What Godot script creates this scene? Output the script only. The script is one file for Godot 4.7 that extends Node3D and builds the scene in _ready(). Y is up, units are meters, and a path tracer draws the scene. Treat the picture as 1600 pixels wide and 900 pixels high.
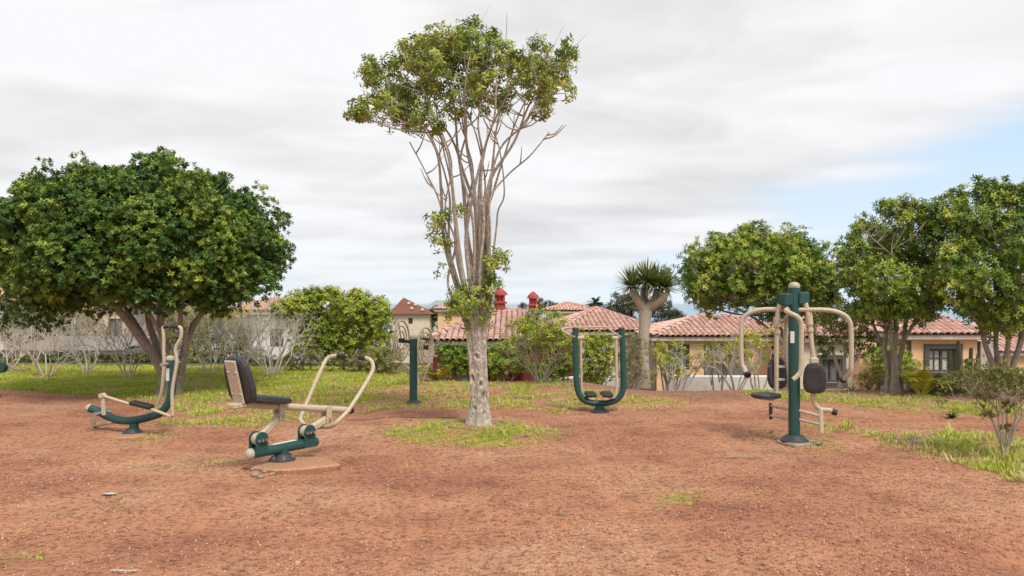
extends Node3D
# A park with outdoor exercise machines on red earth, trees, shrubs and tiled villas behind.
# Metres, y up. The camera stands at the origin, EYE above the ground, looking along -z.
const F := 1164.0     # focal length of the survey picture
const EYE := 1.65
const HY := 474.0     # its horizon row

# hollows trodden round the machines: x, distance, depth, radius
const DIPS := [[-2.0, 7.3, 0.045, 0.55], [-2.9, 8.2, 0.035, 0.5], [3.05, 8.9, 0.03, 0.6], [3.7, 8.3, 0.04, 0.45], [1.35, 11.2, 0.04, 0.55], [-1.5, 12.1, 0.03, 0.5], [-4.9, 9.2, 0.035, 0.6], [0.9, 6.2, 0.03, 0.7], [-0.6, 5.3, 0.025, 0.5]]
var rng := RandomNumberGenerator.new()
var M := {}           # materials
var used := {}        # names taken
var n_low := FastNoiseLite.new()
var n_mid := FastNoiseLite.new()
var n_warp := FastNoiseLite.new()
var zones := []

# ------------------------------------------------------------------ mesh builder
class Geo:
	var v := PackedVector3Array()
	var n := PackedVector3Array()
	var uv := PackedVector2Array()
	var c := PackedColorArray()
	var ix := PackedInt32Array()
	var col := Color.WHITE
	func vert(p: Vector3, nn: Vector3, t := Vector2.ZERO) -> int:
		v.append(p); n.append(nn); uv.append(t); c.append(col)
		return v.size() - 1
	func tri(a: int, b: int, d: int) -> void:
		var g := (v[d] - v[a]).cross(v[b] - v[a])
		if g.dot(n[a] + n[b] + n[d]) >= 0.0:
			ix.append(a); ix.append(b); ix.append(d)
		else:
			ix.append(a); ix.append(d); ix.append(b)
	func poly(pts: Array, hint: Vector3) -> void:
		var nn: Vector3 = (pts[1] - pts[0]).cross(pts[2] - pts[0]).normalized()
		if nn.dot(hint) < 0.0: nn = -nn
		var first := v.size()
		for p in pts: vert(p, nn, Vector2(p.x + p.z, p.y))
		for k in range(1, pts.size() - 1): tri(first, first + k, first + k + 1)
	func box(at: Vector3, size: Vector3, b := Basis(), bev := 0.0) -> void:
		var h := size * 0.5
		if bev <= 0.0:
			for ax in 3:
				for s in [-1.0, 1.0]:
					var u := Vector3.ZERO; var w := Vector3.ZERO; var nn := Vector3.ZERO
					nn[ax] = s; u[(ax + 1) % 3] = h[(ax + 1) % 3]; w[(ax + 2) % 3] = h[(ax + 2) % 3]
					var o := nn * h[ax]
					poly([at + b * (o - u - w), at + b * (o + u - w), at + b * (o + u + w), at + b * (o - u + w)], b * nn)
			return
		bev = minf(bev, minf(h.x, minf(h.y, h.z)) * 0.95)
		var P := func(ax: int, s: Vector3) -> Vector3:
			var q := Vector3(s.x * (h.x - bev), s.y * (h.y - bev), s.z * (h.z - bev))
			q[ax] = s[ax] * h[ax]
			return at + b * q
		for ax in 3:
			var a1 := (ax + 1) % 3; var a2 := (ax + 2) % 3
			for s in [-1.0, 1.0]:
				var q := []
				for k in [[-1, -1], [1, -1], [1, 1], [-1, 1]]:
					var sg := Vector3.ZERO
					sg[ax] = s; sg[a1] = k[0]; sg[a2] = k[1]
					q.append(P.call(ax, sg))
				var nn := Vector3.ZERO; nn[ax] = s
				poly(q, b * nn)
			for s1 in [-1.0, 1.0]:
				for s2 in [-1.0, 1.0]:
					var lo := Vector3.ZERO; lo[a1] = s1; lo[a2] = s2
					var hi := lo; lo[ax] = -1.0; hi[ax] = 1.0
					var nn := Vector3.ZERO; nn[a1] = s1; nn[a2] = s2
					poly([P.call(a1, lo), P.call(a1, hi), P.call(a2, hi), P.call(a2, lo)], b * nn)
		for sx in [-1.0, 1.0]:
			for sy in [-1.0, 1.0]:
				for sz in [-1.0, 1.0]:
					var s := Vector3(sx, sy, sz)
					poly([P.call(0, s), P.call(1, s), P.call(2, s)], b * s)
	func ring(p: Vector3, t: Vector3, up: Vector3, r: float, sides: int, vv: float, lump = null) -> int:
		var s := t.cross(up).normalized()
		var w := s.cross(t).normalized()
		var first := v.size()
		for k in sides + 1:
			var a := TAU * k / sides
			var o := s * cos(a) + w * sin(a)
			var rr := r
			if lump: rr *= lump.call(a if k < sides else 0.0, vv)
			vert(p + o * rr, o, Vector2(float(k) / sides, vv))
		return first
	func tube(pts: Array, radii, sides := 8, smooth := 0, caps := true, lump = null) -> void:
		var P := []; var R := []
		var np := pts.size()
		var rad := func(i: int) -> float:
			if radii is Array:
				return radii[mini(i, radii.size() - 1)]
			return radii
		if smooth > 0:
			for i in np - 1:
				var p0: Vector3 = pts[maxi(i - 1, 0)]; var p1: Vector3 = pts[i]; var p2: Vector3 = pts[i + 1]; var p3: Vector3 = pts[mini(i + 2, np - 1)]
				for k in smooth:
					var t := float(k) / smooth
					P.append(p1.cubic_interpolate(p2, p0, p3, t)); R.append(lerpf(rad.call(i), rad.call(i + 1), t))
			P.append(pts[np - 1]); R.append(rad.call(np - 1))
		else:
			for i in np: P.append(pts[i]); R.append(rad.call(i))
		var m := P.size()
		var T := []
		for i in m: T.append((P[mini(i + 1, m - 1)] - P[maxi(i - 1, 0)]).normalized())
		var up := Vector3.UP if absf(T[0].y) < 0.9 else Vector3.BACK
		var length := 0.0
		var prev := -1
		for i in m:
			up = (up - T[i] * up.dot(T[i])).normalized()
			if i: length += (P[i] - P[i - 1]).length()
			var f := ring(P[i], T[i], up, R[i], sides, length, lump)
			if prev >= 0:
				for k in sides:
					tri(prev + k, prev + k + 1, f + k + 1); tri(prev + k, f + k + 1, f + k)
			prev = f
		if caps:
			for e in [[0, -1.0], [m - 1, 1.0]]:
				var nn: Vector3 = T[e[0]] * e[1]
				var f0: int = v.size() - (sides + 1) * (m if e[0] == 0 else 1) if e[1] < 0 else prev
				var mid := vert(P[e[0]], nn)
				var start := v.size()
				for k in sides: vert(v[f0 + k], nn)
				for k in sides: tri(mid, start + k, start + (k + 1) % sides)
				if e[1] < 0: prev = prev
	func ball(at: Vector3, r: Vector3, b := Basis(), lat := 8, lon := 12, from := -90.0) -> void:
		var first := v.size()
		for i in lat + 1:
			var th := deg_to_rad(lerpf(from, 90.0, float(i) / lat))
			for k in lon + 1:
				var a := TAU * k / lon
				var d := Vector3(cos(th) * cos(a), sin(th), cos(th) * sin(a))
				vert(at + b * (d * r), (b * (d / r)).normalized(), Vector2(float(k) / lon, float(i) / lat))
		for i in lat:
			for k in lon:
				var q := first + i * (lon + 1) + k
				tri(q, q + 1, q + lon + 2); tri(q, q + lon + 2, q + lon + 1)
	func lathe(at: Vector3, prof: Array, sides := 16, b := Basis()) -> void:   # prof: [radius, height]
		for i in prof.size() - 1:
			var p: Vector2 = prof[i]; var q: Vector2 = prof[i + 1]
			var e := q - p
			var first := v.size()
			for k in sides + 1:
				var a := TAU * k / sides
				var d := Vector3(cos(a), 0, sin(a))
				var nn := (b * (d * e.y - Vector3.UP * e.x)).normalized()
				vert(at + b * (d * p.x + Vector3.UP * p.y), nn, Vector2(float(k) / sides, i)); vert(at + b * (d * q.x + Vector3.UP * q.y), nn, Vector2(float(k) / sides, i + 1))
			for k in sides:
				var f := first + 2 * k
				tri(f, f + 1, f + 3); tri(f, f + 3, f + 2)
	func torus(at: Vector3, axis: Vector3, R: float, r: float, seg := 36, sides := 8) -> void:
		var up := Vector3.UP if absf(axis.y) < 0.9 else Vector3.RIGHT
		var s := axis.cross(up).normalized(); var w := axis.cross(s).normalized()
		var first := v.size()
		for i in seg + 1:
			var a := TAU * i / seg
			var o := s * cos(a) + w * sin(a)
			for k in sides + 1:
				var e := TAU * k / sides
				var nn := o * cos(e) + axis * sin(e)
				vert(at + o * R + nn * r, nn)
		for i in seg:
			for k in sides:
				var q := first + i * (sides + 1) + k
				tri(q, q + 1, q + sides + 2); tri(q, q + sides + 2, q + sides + 1)
	func leaf(at: Vector3, along: Vector3, nrm: Vector3, length: float, width: float, bend := 0.0, fold := 0.25) -> void:
		var side := along.cross(nrm).normalized()
		var nn := side.cross(along).normalized()
		var m := at + along * length * 0.45 - nn * bend * length * 0.2
		var l := m + side * width * 0.5 + nn * width * fold
		var r := m - side * width * 0.5 + nn * width * fold
		var t := at + along * length - nn * bend * length
		for q in [[at, l, m], [l, t, m], [at, m, r], [m, t, r]]:
			var fn: Vector3 = (q[1] - q[0]).cross(q[2] - q[0]).normalized()
			if fn.dot(nn) < 0.0: fn = -fn
			fn = (fn + nn * 0.4).normalized()
			var f := vert(q[0], fn); vert(q[1], fn); vert(q[2], fn)
			tri(f, f + 1, f + 2)
	func blade(at: Vector3, along: Vector3, side: Vector3, length: float, width: float, droop: float, segs := 3) -> void:
		var prevl := -1
		for i in segs + 1:
			var t := float(i) / segs
			var p := at + along * length * t + Vector3.DOWN * droop * length * t * t
			var w := width * (1.0 - t * t * 0.97) * 0.5
			var nn := side.cross(along + Vector3.DOWN * droop * 2.0 * t).normalized()
			if nn.y < 0: nn = -nn
			var l := vert(p - side * w, nn); vert(p + side * w, nn)
			if prevl >= 0:
				tri(prevl, prevl + 1, l + 1); tri(prevl, l + 1, l)
			prevl = l
	func mesh(m: Material = null) -> ArrayMesh:
		var a := []
		a.resize(Mesh.ARRAY_MAX)
		a[Mesh.ARRAY_VERTEX] = v; a[Mesh.ARRAY_NORMAL] = n; a[Mesh.ARRAY_TEX_UV] = uv; a[Mesh.ARRAY_COLOR] = c; a[Mesh.ARRAY_INDEX] = ix
		var out := ArrayMesh.new()
		out.add_surface_from_arrays(Mesh.PRIMITIVE_TRIANGLES, a)
		if m: out.surface_set_material(0, m)
		return out

# ------------------------------------------------------------------ scene helpers
func numbered(called: String) -> String:
	if not used.has(called):
		used[called] = 0
		return called
	used[called] += 1
	return "%s_%03d" % [called, used[called]]

func tag(o: Node, label: String, category: String, group := "", kind := "") -> void:
	if label: o.set_meta("label", label)
	if category: o.set_meta("category", category)
	if group: o.set_meta("group", group)
	if kind: o.set_meta("kind", kind)

func thing(called: String, at: Vector3, label: String, category: String, group := "", turn := 0.0) -> Node3D:
	var o := Node3D.new()
	o.name = numbered(called)
	add_child(o)
	o.position = at
	o.rotation.y = turn
	tag(o, label, category, group, "thing")
	return o

func part(parent: Node, called: String, g: Geo, m: Material) -> MeshInstance3D:
	var o := MeshInstance3D.new()
	o.name = called
	o.mesh = g.mesh(m)
	parent.add_child(o, true)
	return o

func single(called: String, at: Vector3, g: Geo, m: Material, label: String, category: String, group := "") -> MeshInstance3D:
	var o := MeshInstance3D.new()
	o.name = numbered(called)
	o.mesh = g.mesh(m)
	add_child(o)
	o.position = at
	tag(o, label, category, group, "thing")
	return o

func copies(parent: Node, called: String, mesh: Mesh, xf: Array, cols: PackedColorArray) -> MultiMeshInstance3D:
	var mm := MultiMesh.new()
	mm.transform_format = MultiMesh.TRANSFORM_3D
	mm.use_colors = true
	mm.mesh = mesh
	mm.instance_count = xf.size()
	for i in xf.size():
		mm.set_instance_transform(i, xf[i]); mm.set_instance_color(i, cols[i])
	var o := MultiMeshInstance3D.new()
	o.name = called
	o.multimesh = mm
	parent.add_child(o, true)
	return o

func survey(px: float, py: float, d: float) -> Vector3:      # a point at distance d
	return Vector3((px - 800.0) / F * d, EYE + (HY - py) / F * d, -d)

func far_of(py: float) -> float:                             # distance of level ground at that row
	return F * EYE / (py - HY)

func ground_at(px: float, py: float) -> Vector3:
	var p := survey(px, py, far_of(py))
	p.y = ground_y(p.x, p.z)
	return p

func stand(px: float, d: float) -> Vector3:
	var x := (px - 800.0) / F * d
	return Vector3(x, ground_y(x, -d), -d)

func ground_y(x: float, z: float) -> float:
	var d := -z
	var edge := lerpf(20.5, 15.6, smoothstep(-5.0, -1.0, x))
	edge = lerpf(edge, 13.9, smoothstep(1.0, 2.8, x))
	var y := n_low.get_noise_2d(x, z) * 0.05
	y += 0.1 * exp(-(Vector2((x + 0.55) / 1.4, (d - 9.9) / 0.8)).length_squared()) * 0.4
	y -= 0.13 * exp(-(Vector2((x - 3.6) / 0.7, (d - 4.85) / 0.28)).length_squared())
	for q in DIPS: y -= q[2] * exp(-(Vector2(x - q[0], d - q[1]) / q[3]).length_squared())
	y -= smoothstep(edge, edge + 7.0, d) * 2.7
	y -= maxf(0.0, d - 55.0) * 0.13
	return y

func near_y(x: float, z: float) -> float:                    # with the crumbs of the soil
	return ground_y(x, z) + n_mid.get_noise_2d(x, z) * 0.014 + n_mid.get_noise_2d(x * 3.1 + 40.0, z * 3.1) * 0.007

func rr(a: float, b: float) -> float:
	return rng.randf_range(a, b)

func rdir() -> Vector3:
	var y := rr(-1, 1); var a := rr(0, TAU); var s := sqrt(1.0 - y * y)
	return Vector3(s * cos(a), y, s * sin(a))

func along_basis(y: Vector3, roll: float) -> Basis:
	var x := y.cross(Vector3(0.31, 0.2, 0.93)).normalized()
	var b := Basis(x, y, x.cross(y))
	return Basis(y, roll) * b

# ------------------------------------------------------------------ materials
func noise_tex(freq: float, seed_: int, ramp: Array, size := 512, normal := 0.0, oct := 5, cell := false) -> NoiseTexture2D:
	var f := FastNoiseLite.new()
	f.noise_type = FastNoiseLite.TYPE_CELLULAR if cell else FastNoiseLite.TYPE_SIMPLEX_SMOOTH
	f.frequency = freq
	f.seed = seed_
	f.fractal_octaves = oct
	f.fractal_gain = 0.6
	var t := NoiseTexture2D.new()
	t.noise = f
	t.width = size; t.height = size
	t.seamless = true
	if normal > 0.0:
		t.as_normal_map = true
		t.bump_strength = normal
	elif ramp:
		var gr := Gradient.new()
		gr.offsets = PackedFloat32Array(ramp.map(func(x): return x[0]))
		gr.colors = PackedColorArray(ramp.map(func(x): return x[1]))
		t.color_ramp = gr
	return t

func lin(r: float, g: float, b: float) -> Color:
	return Color(r, g, b).linear_to_srgb()

func paint(c: Color, rough: float, spread := 0.12, scale := 3.0, seed_ := 1, metal := 0.0) -> StandardMaterial3D:
	var m := StandardMaterial3D.new()
	m.albedo_color = c
	m.roughness = rough
	m.metallic = metal
	if spread > 0.0:
		var lo := 1.0 - spread * 2.0
		m.albedo_texture = noise_tex(0.02, seed_, [[0.0, Color(lo, lo, lo)], [0.5, Color(1 - spread * 0.5, 1 - spread * 0.5, 1 - spread * 0.5)], [1.0, Color.WHITE]], 256)
		m.uv1_triplanar = true
		m.uv1_scale = Vector3.ONE * scale
	return m

func worn_paint(c: Color, chip: Color, rough: float, seed_: int) -> StandardMaterial3D:     # enamel with dull blotches, chips and rust spots
	var m := StandardMaterial3D.new()
	m.roughness = rough
	m.albedo_texture = noise_tex(0.03, seed_, [[0.0, chip], [0.22, chip], [0.245, c.darkened(0.25)], [0.34, c.darkened(0.08)], [0.6, c], [0.85, c.lightened(0.10)], [1.0, c.lightened(0.22)]], 512, 0.0, 6)
	m.roughness_texture = noise_tex(0.02, seed_ + 3, [[0.0, Color(0.75, 0.75, 0.75)], [1.0, Color(1, 1, 1)]], 256)
	m.uv1_triplanar = true
	m.uv1_scale = Vector3.ONE * 3.3
	return m

func leafy(rough: float, back: float) -> StandardMaterial3D:
	var m := StandardMaterial3D.new()
	m.albedo_color = Color.WHITE
	m.vertex_color_use_as_albedo = true
	m.roughness = rough
	m.metallic_specular = 0.3
	m.backlight_enabled = true
	m.backlight = Color(back * 0.7, back, back * 0.45)
	return m

func bark(dark: Color, light: Color, scale: float, seed_: int, relief := 1.2) -> StandardMaterial3D:
	var m := StandardMaterial3D.new()
	m.roughness = 0.93
	m.albedo_texture = noise_tex(0.018, seed_, [[0.0, dark], [0.42, dark.lerp(light, 0.6)], [0.7, light], [1.0, light.lightened(0.12)]], 512)
	m.heightmap_enabled = true
	m.heightmap_texture = noise_tex(0.03, seed_ + 7, [], 512)
	m.heightmap_scale = relief
	m.uv1_triplanar = true
	m.uv1_scale = Vector3(scale, scale * 0.35, scale)
	return m

func make_materials() -> void:
	M.green = worn_paint(lin(0.009, 0.076, 0.068), lin(0.16, 0.13, 0.10), 0.5, 2)
	M.beige = worn_paint(lin(0.56, 0.475, 0.345), lin(0.25, 0.13, 0.07), 0.6, 3)
	M.cap = paint(lin(0.52, 0.49, 0.36), 0.55, 0.14, 6.0, 4)
	M.black = paint(lin(0.022, 0.022, 0.025), 0.6, 0.2, 6.0, 5)
	M.pad = paint(lin(0.045, 0.047, 0.052), 0.5, 0.18, 5.0, 6)
	M.steel = paint(lin(0.55, 0.55, 0.55), 0.35, 0.1, 8.0, 7, 0.9)
	M.foot = paint(lin(0.05, 0.06, 0.07), 0.55, 0.25, 7.0, 8)
	M.sticker = paint(lin(0.7, 0.7, 0.66), 0.5, 0.1, 20.0, 9)
	M.concrete = paint(lin(0.40, 0.30, 0.23), 0.95, 0.2, 4.0, 10)
	M.mudslab = bark(lin(0.33, 0.16, 0.09), lin(0.50, 0.27, 0.16), 3.0, 11, 1.0)
	M.peach = paint(lin(0.87, 0.57, 0.33), 0.9, 0.05, 0.6, 12)
	M.cream = paint(lin(0.78, 0.68, 0.53), 0.9, 0.05, 0.6, 13)
	M.white = paint(lin(0.76, 0.73, 0.69), 0.85, 0.05, 0.8, 14)
	M.greywall = paint(lin(0.52, 0.47, 0.43), 0.9, 0.06, 0.7, 15)
	M.redwall = paint(lin(0.17, 0.025, 0.028), 0.85, 0.1, 0.8, 16)
	M.redchimney = paint(lin(0.42, 0.075, 0.075), 0.85, 0.14, 2.0, 17)
	M.brownroof = paint(lin(0.25, 0.10, 0.06), 0.9, 0.2, 2.0, 18)
	M.greyroof = paint(lin(0.36, 0.37, 0.40), 0.85, 0.12, 1.0, 19)
	M.slate = paint(lin(0.27, 0.235, 0.22), 0.95, 0.15, 1.5, 24)
	M.deck = paint(lin(0.30, 0.13, 0.09), 0.95, 0.1, 1.0, 20)
	M.frame = paint(lin(0.10, 0.095, 0.09), 0.5, 0.1, 3.0, 21)
	M.cornice = paint(lin(0.78, 0.71, 0.60), 0.85, 0.08, 1.5, 22)
	M.glass = StandardMaterial3D.new()
	M.glass.transparency = BaseMaterial3D.TRANSPARENCY_ALPHA
	M.glass.albedo_color = Color(0.85, 0.9, 0.92, 0.14)
	M.glass.roughness = 0.04
	M.curtain = paint(lin(0.62, 0.62, 0.58), 0.8, 0.15, 2.0, 23)
	M.tiles = []
	for k in 5:
		var t := [lin(0.63, 0.375, 0.305), lin(0.67, 0.42, 0.35), lin(0.58, 0.325, 0.255), lin(0.69, 0.48, 0.405), lin(0.52, 0.31, 0.26)]
		M.tiles.append(paint(t[k], 0.9, 0.16, 3.0, 30 + k))
	M.tile_mm = StandardMaterial3D.new()
	M.tile_mm.vertex_color_use_as_albedo = true
	M.tile_mm.roughness = 0.9
	M.bark_pale = bark(lin(0.22, 0.185, 0.15), lin(0.60, 0.53, 0.45), 2.4, 40, 2.6)
	M.bark_stem = bark(lin(0.20, 0.17, 0.14), lin(0.52, 0.455, 0.385), 3.0, 58, 1.6)
	M.bark_brown = bark(lin(0.15, 0.12, 0.095), lin(0.42, 0.355, 0.285), 2.6, 43, 1.4)
	M.bark_grey = bark(lin(0.16, 0.135, 0.11), lin(0.38, 0.32, 0.26), 2.6, 46, 1.2)
	M.bark_white = bark(lin(0.30, 0.265, 0.23), lin(0.62, 0.56, 0.49), 4.0, 49, 0.6)
	M.bark_twig = bark(lin(0.26, 0.22, 0.16), lin(0.52, 0.46, 0.36), 4.0, 55, 0.6)
	M.leaf = leafy(0.42, 0.28)
	M.leaf_dull = leafy(0.65, 0.3)
	M.grass = leafy(0.6, 0.6)
	M.stone = StandardMaterial3D.new()
	M.stone.vertex_color_use_as_albedo = true
	M.stone.roughness = 0.95
	M.litter = paint(lin(0.62, 0.56, 0.50), 0.8, 0.2, 20.0, 71)
	M.cactus = paint(lin(0.24, 0.29, 0.13), 0.75, 0.15, 6.0, 70)
	M.hose = paint(lin(0.16, 0.11, 0.08), 0.7, 0.2, 3.0, 52)
	# soil
	var g := StandardMaterial3D.new()
	g.vertex_color_use_as_albedo = true
	g.roughness = 0.97
	g.albedo_texture = noise_tex(0.02, 60, [[0.0, Color(0.46, 0.40, 0.36)], [0.30, Color(0.78, 0.74, 0.70)], [0.48, Color(0.96, 0.95, 0.94)], [1.0, Color(1, 1, 1)]], 1024, 0.0, 6)
	g.heightmap_enabled = true
	g.heightmap_texture = noise_tex(0.035, 61, [], 1024, 0.0, 6)
	g.heightmap_scale = 3.0
	g.uv1_triplanar = true
	g.uv1_world_triplanar = true
	g.uv1_scale = Vector3.ONE * 0.62
	g.detail_enabled = true
	g.detail_blend_mode = BaseMaterial3D.BLEND_MODE_MUL
	g.detail_albedo = noise_tex(0.006, 62, [[0.0, Color(0.82, 0.79, 0.77)], [0.5, Color(0.96, 0.95, 0.94)], [1.0, Color(1, 1, 1)]], 512, 0.0, 4)
	g.detail_uv_layer = BaseMaterial3D.DETAIL_UV_1
	M.soil = g
	var w := StandardMaterial3D.new()
	w.albedo_color = lin(0.24, 0.36, 0.46)
	w.roughness = 0.5
	M.sea = w

# ------------------------------------------------------------------ light
func make_sky() -> Sky:
	var W := 2048
	var H := 1024
	var im := Image.create(W, H, false, Image.FORMAT_RGBF)
	var a := FastNoiseLite.new()
	a.frequency = 0.42; a.fractal_octaves = 5; a.fractal_gain = 0.52; a.seed = 5
	var b := FastNoiseLite.new()
	b.frequency = 0.16; b.fractal_octaves = 3; b.seed = 9
	var f := FastNoiseLite.new()
	f.frequency = 1.5; f.fractal_octaves = 4; f.seed = 15
	var air_low := Color(0.40, 0.455, 0.495); var air_mid := Color(0.26, 0.37, 0.50); var air_top := Color(0.145, 0.245, 0.41)
	var below := Color(0.36, 0.34, 0.31)
	for j in H:
		var el := (0.5 - (j + 0.5) / H) * PI
		if el < -0.01:
			im.fill_rect(Rect2i(0, j, W, 1), below)
			continue
		var s := maxf(sin(el), 0.0)
		var t := tan(maxf(el, 0.012))
		var air := air_low.lerp(air_mid, smoothstep(0.0, 0.28, s)).lerp(air_top, smoothstep(0.25, 1.0, s))
		var hazy := exp(-s * 16.0)
		for i in W:
			var az := (i + 0.5) / W * TAU
			var reach := 1.0 / (t + 0.035)                     # the deck is a sheet at unit height
			var x := sin(az) * reach; var z := cos(az) * reach
			var p := a.get_noise_2d(x * 0.9, z * 1.25)           # stretched in rows
			var q := b.get_noise_2d(x + 31.0, z)
			# the deck's edge runs off to the right
			var edge := x - 2.25 - q * 0.8 - p * 0.6
			var cover := 1.0 - smoothstep(-0.35, 0.55, edge)
			cover *= 1.0 - 0.05 * smoothstep(0.15, 0.5, p + q * 0.5)
			var w := f.get_noise_2d(x * 0.8 + p, z * 1.1 + q) * exp(-absf(reach - 1.0) * 0.12)
			var shade := clampf(0.436 + 0.105 * p + 0.07 * q + 0.055 * w, 0.345, 0.48)
			var cloud := Color(shade * 1.0, shade * 0.99, shade * 1.005)
			cloud = cloud.lerp(air_low, hazy * 0.75)
			var c := air.lerp(cloud, clampf(cover, 0, 1))
			im.set_pixel(i, j, c)
	var m := PanoramaSkyMaterial.new()
	m.panorama = ImageTexture.create_from_image(im)
	var sky := Sky.new()
	sky.sky_material = m
	return sky

func make_view() -> void:
	var cam := Camera3D.new()
	cam.name = "camera"
	cam.projection = Camera3D.PROJECTION_FRUSTUM
	cam.near = 0.1
	cam.far = 90000.0
	cam.size = 900.0 / F * cam.near
	cam.frustum_offset = Vector2(0, (HY - 450.0) / F * cam.near)
	cam.position = Vector3(0, EYE, 0)
	add_child(cam)
	cam.current = true
	var e := Environment.new()
	e.background_mode = Environment.BG_SKY
	e.sky = make_sky()
	e.tonemap_mode = Environment.TONE_MAPPER_LINEAR
	e.tonemap_exposure = 2.05
	e.sdfgi_enabled = true
	e.ssao_enabled = true
	e.ssil_enabled = true
	var we := WorldEnvironment.new()
	we.name = "world_environment"
	we.environment = e
	add_child(we)
	var sun := DirectionalLight3D.new()
	sun.name = "sun"
	sun.light_energy = 0.5
	sun.light_color = Color(1.0, 0.965, 0.91)
	sun.light_angular_distance = 18.0
	sun.shadow_enabled = true
	add_child(sun)
	sun.look_at_from_position(Vector3.ZERO, Vector3(-0.30, -0.78, -0.48), Vector3.UP)

# ------------------------------------------------------------------ ground
func zone(pts: Array, dens: float, green: float, high: float) -> void:
	var p := PackedVector2Array()
	for q in pts:
		var d := far_of(q[1])
		p.append(Vector2((q[0] - 800.0) / F * d, d))
	zones.append({"p": p, "dens": dens, "green": green, "h": high})

func make_zones() -> void:
	zone([[-120, 572], [200, 572], [560, 575], [640, 583], [640, 600], [470, 614], [290, 622], [150, 616], [0, 606], [-120, 604]], 1.0, 0.88, 1.0)
	zone([[200, 612], [480, 606], [640, 612], [700, 628], [640, 636], [540, 642], [450, 664], [380, 668], [280, 664], [230, 640]], 0.60, 0.34, 1.0)
	zone([[470, 597], [900, 597], [900, 606], [640, 610], [480, 612]], 0.7, 0.5, 0.9)
	zone([[610, 611], [900, 611], [1000, 619], [1075, 632], [1000, 641], [880, 645], [770, 638], [600, 633]], 0.52, 0.24, 1.0)
	zone([[1165, 611], [1300, 614], [1560, 628], [1680, 642], [1680, 656], [1520, 646], [1400, 640], [1250, 629], [1170, 622]], 0.75, 0.45, 0.9)
	zone([[1325, 667], [1400, 676], [1520, 676], [1680, 684], [1680, 775], [1600, 752], [1490, 722], [1395, 692]], 0.70, 0.40, 1.35)
	var el := []
	for k in 24: el.append([738 + 128 * cos(TAU * k / 24), 677 + 17.0 * sin(TAU * k / 24)])
	zone(el, 1.0, 0.72, 0.75)
	for t in [[1066, 778, 34, 6, 0.5], [18, 872, 38, 16, 0.55], [1281, 690, 22, 9, 0.5], [1205, 678, 14, 5, 0.55], [320, 722, 45, 7, 0.25], [118, 716, 30, 4, 0.3], [1290, 668, 22, 8, 0.4], [165, 796, 20, 4, 0.4], [215, 730, 18, 5, 0.3], [110, 742, 16, 4, 0.3], [215, 685, 50, 8, 0.3], [10, 830, 12, 6, 0.5]]:
		var q := []
		for k in 12: q.append([t[0] + t[2] * cos(TAU * k / 12), t[1] + t[3] * sin(TAU * k / 12)])
		zone(q, 0.8 if t[4] > 0.35 else 0.35, t[4], 0.7)

func zone_of(x: float, d: float) -> int:
	var w := Vector2(x + n_warp.get_noise_2d(x * 2.0, d) * 0.22, d + n_warp.get_noise_2d(x + 50.0, d * 1.5) * 0.30)
	for k in zones.size():
		if Geometry2D.is_point_in_polygon(w, zones[k].p): return k
	return -1

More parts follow.
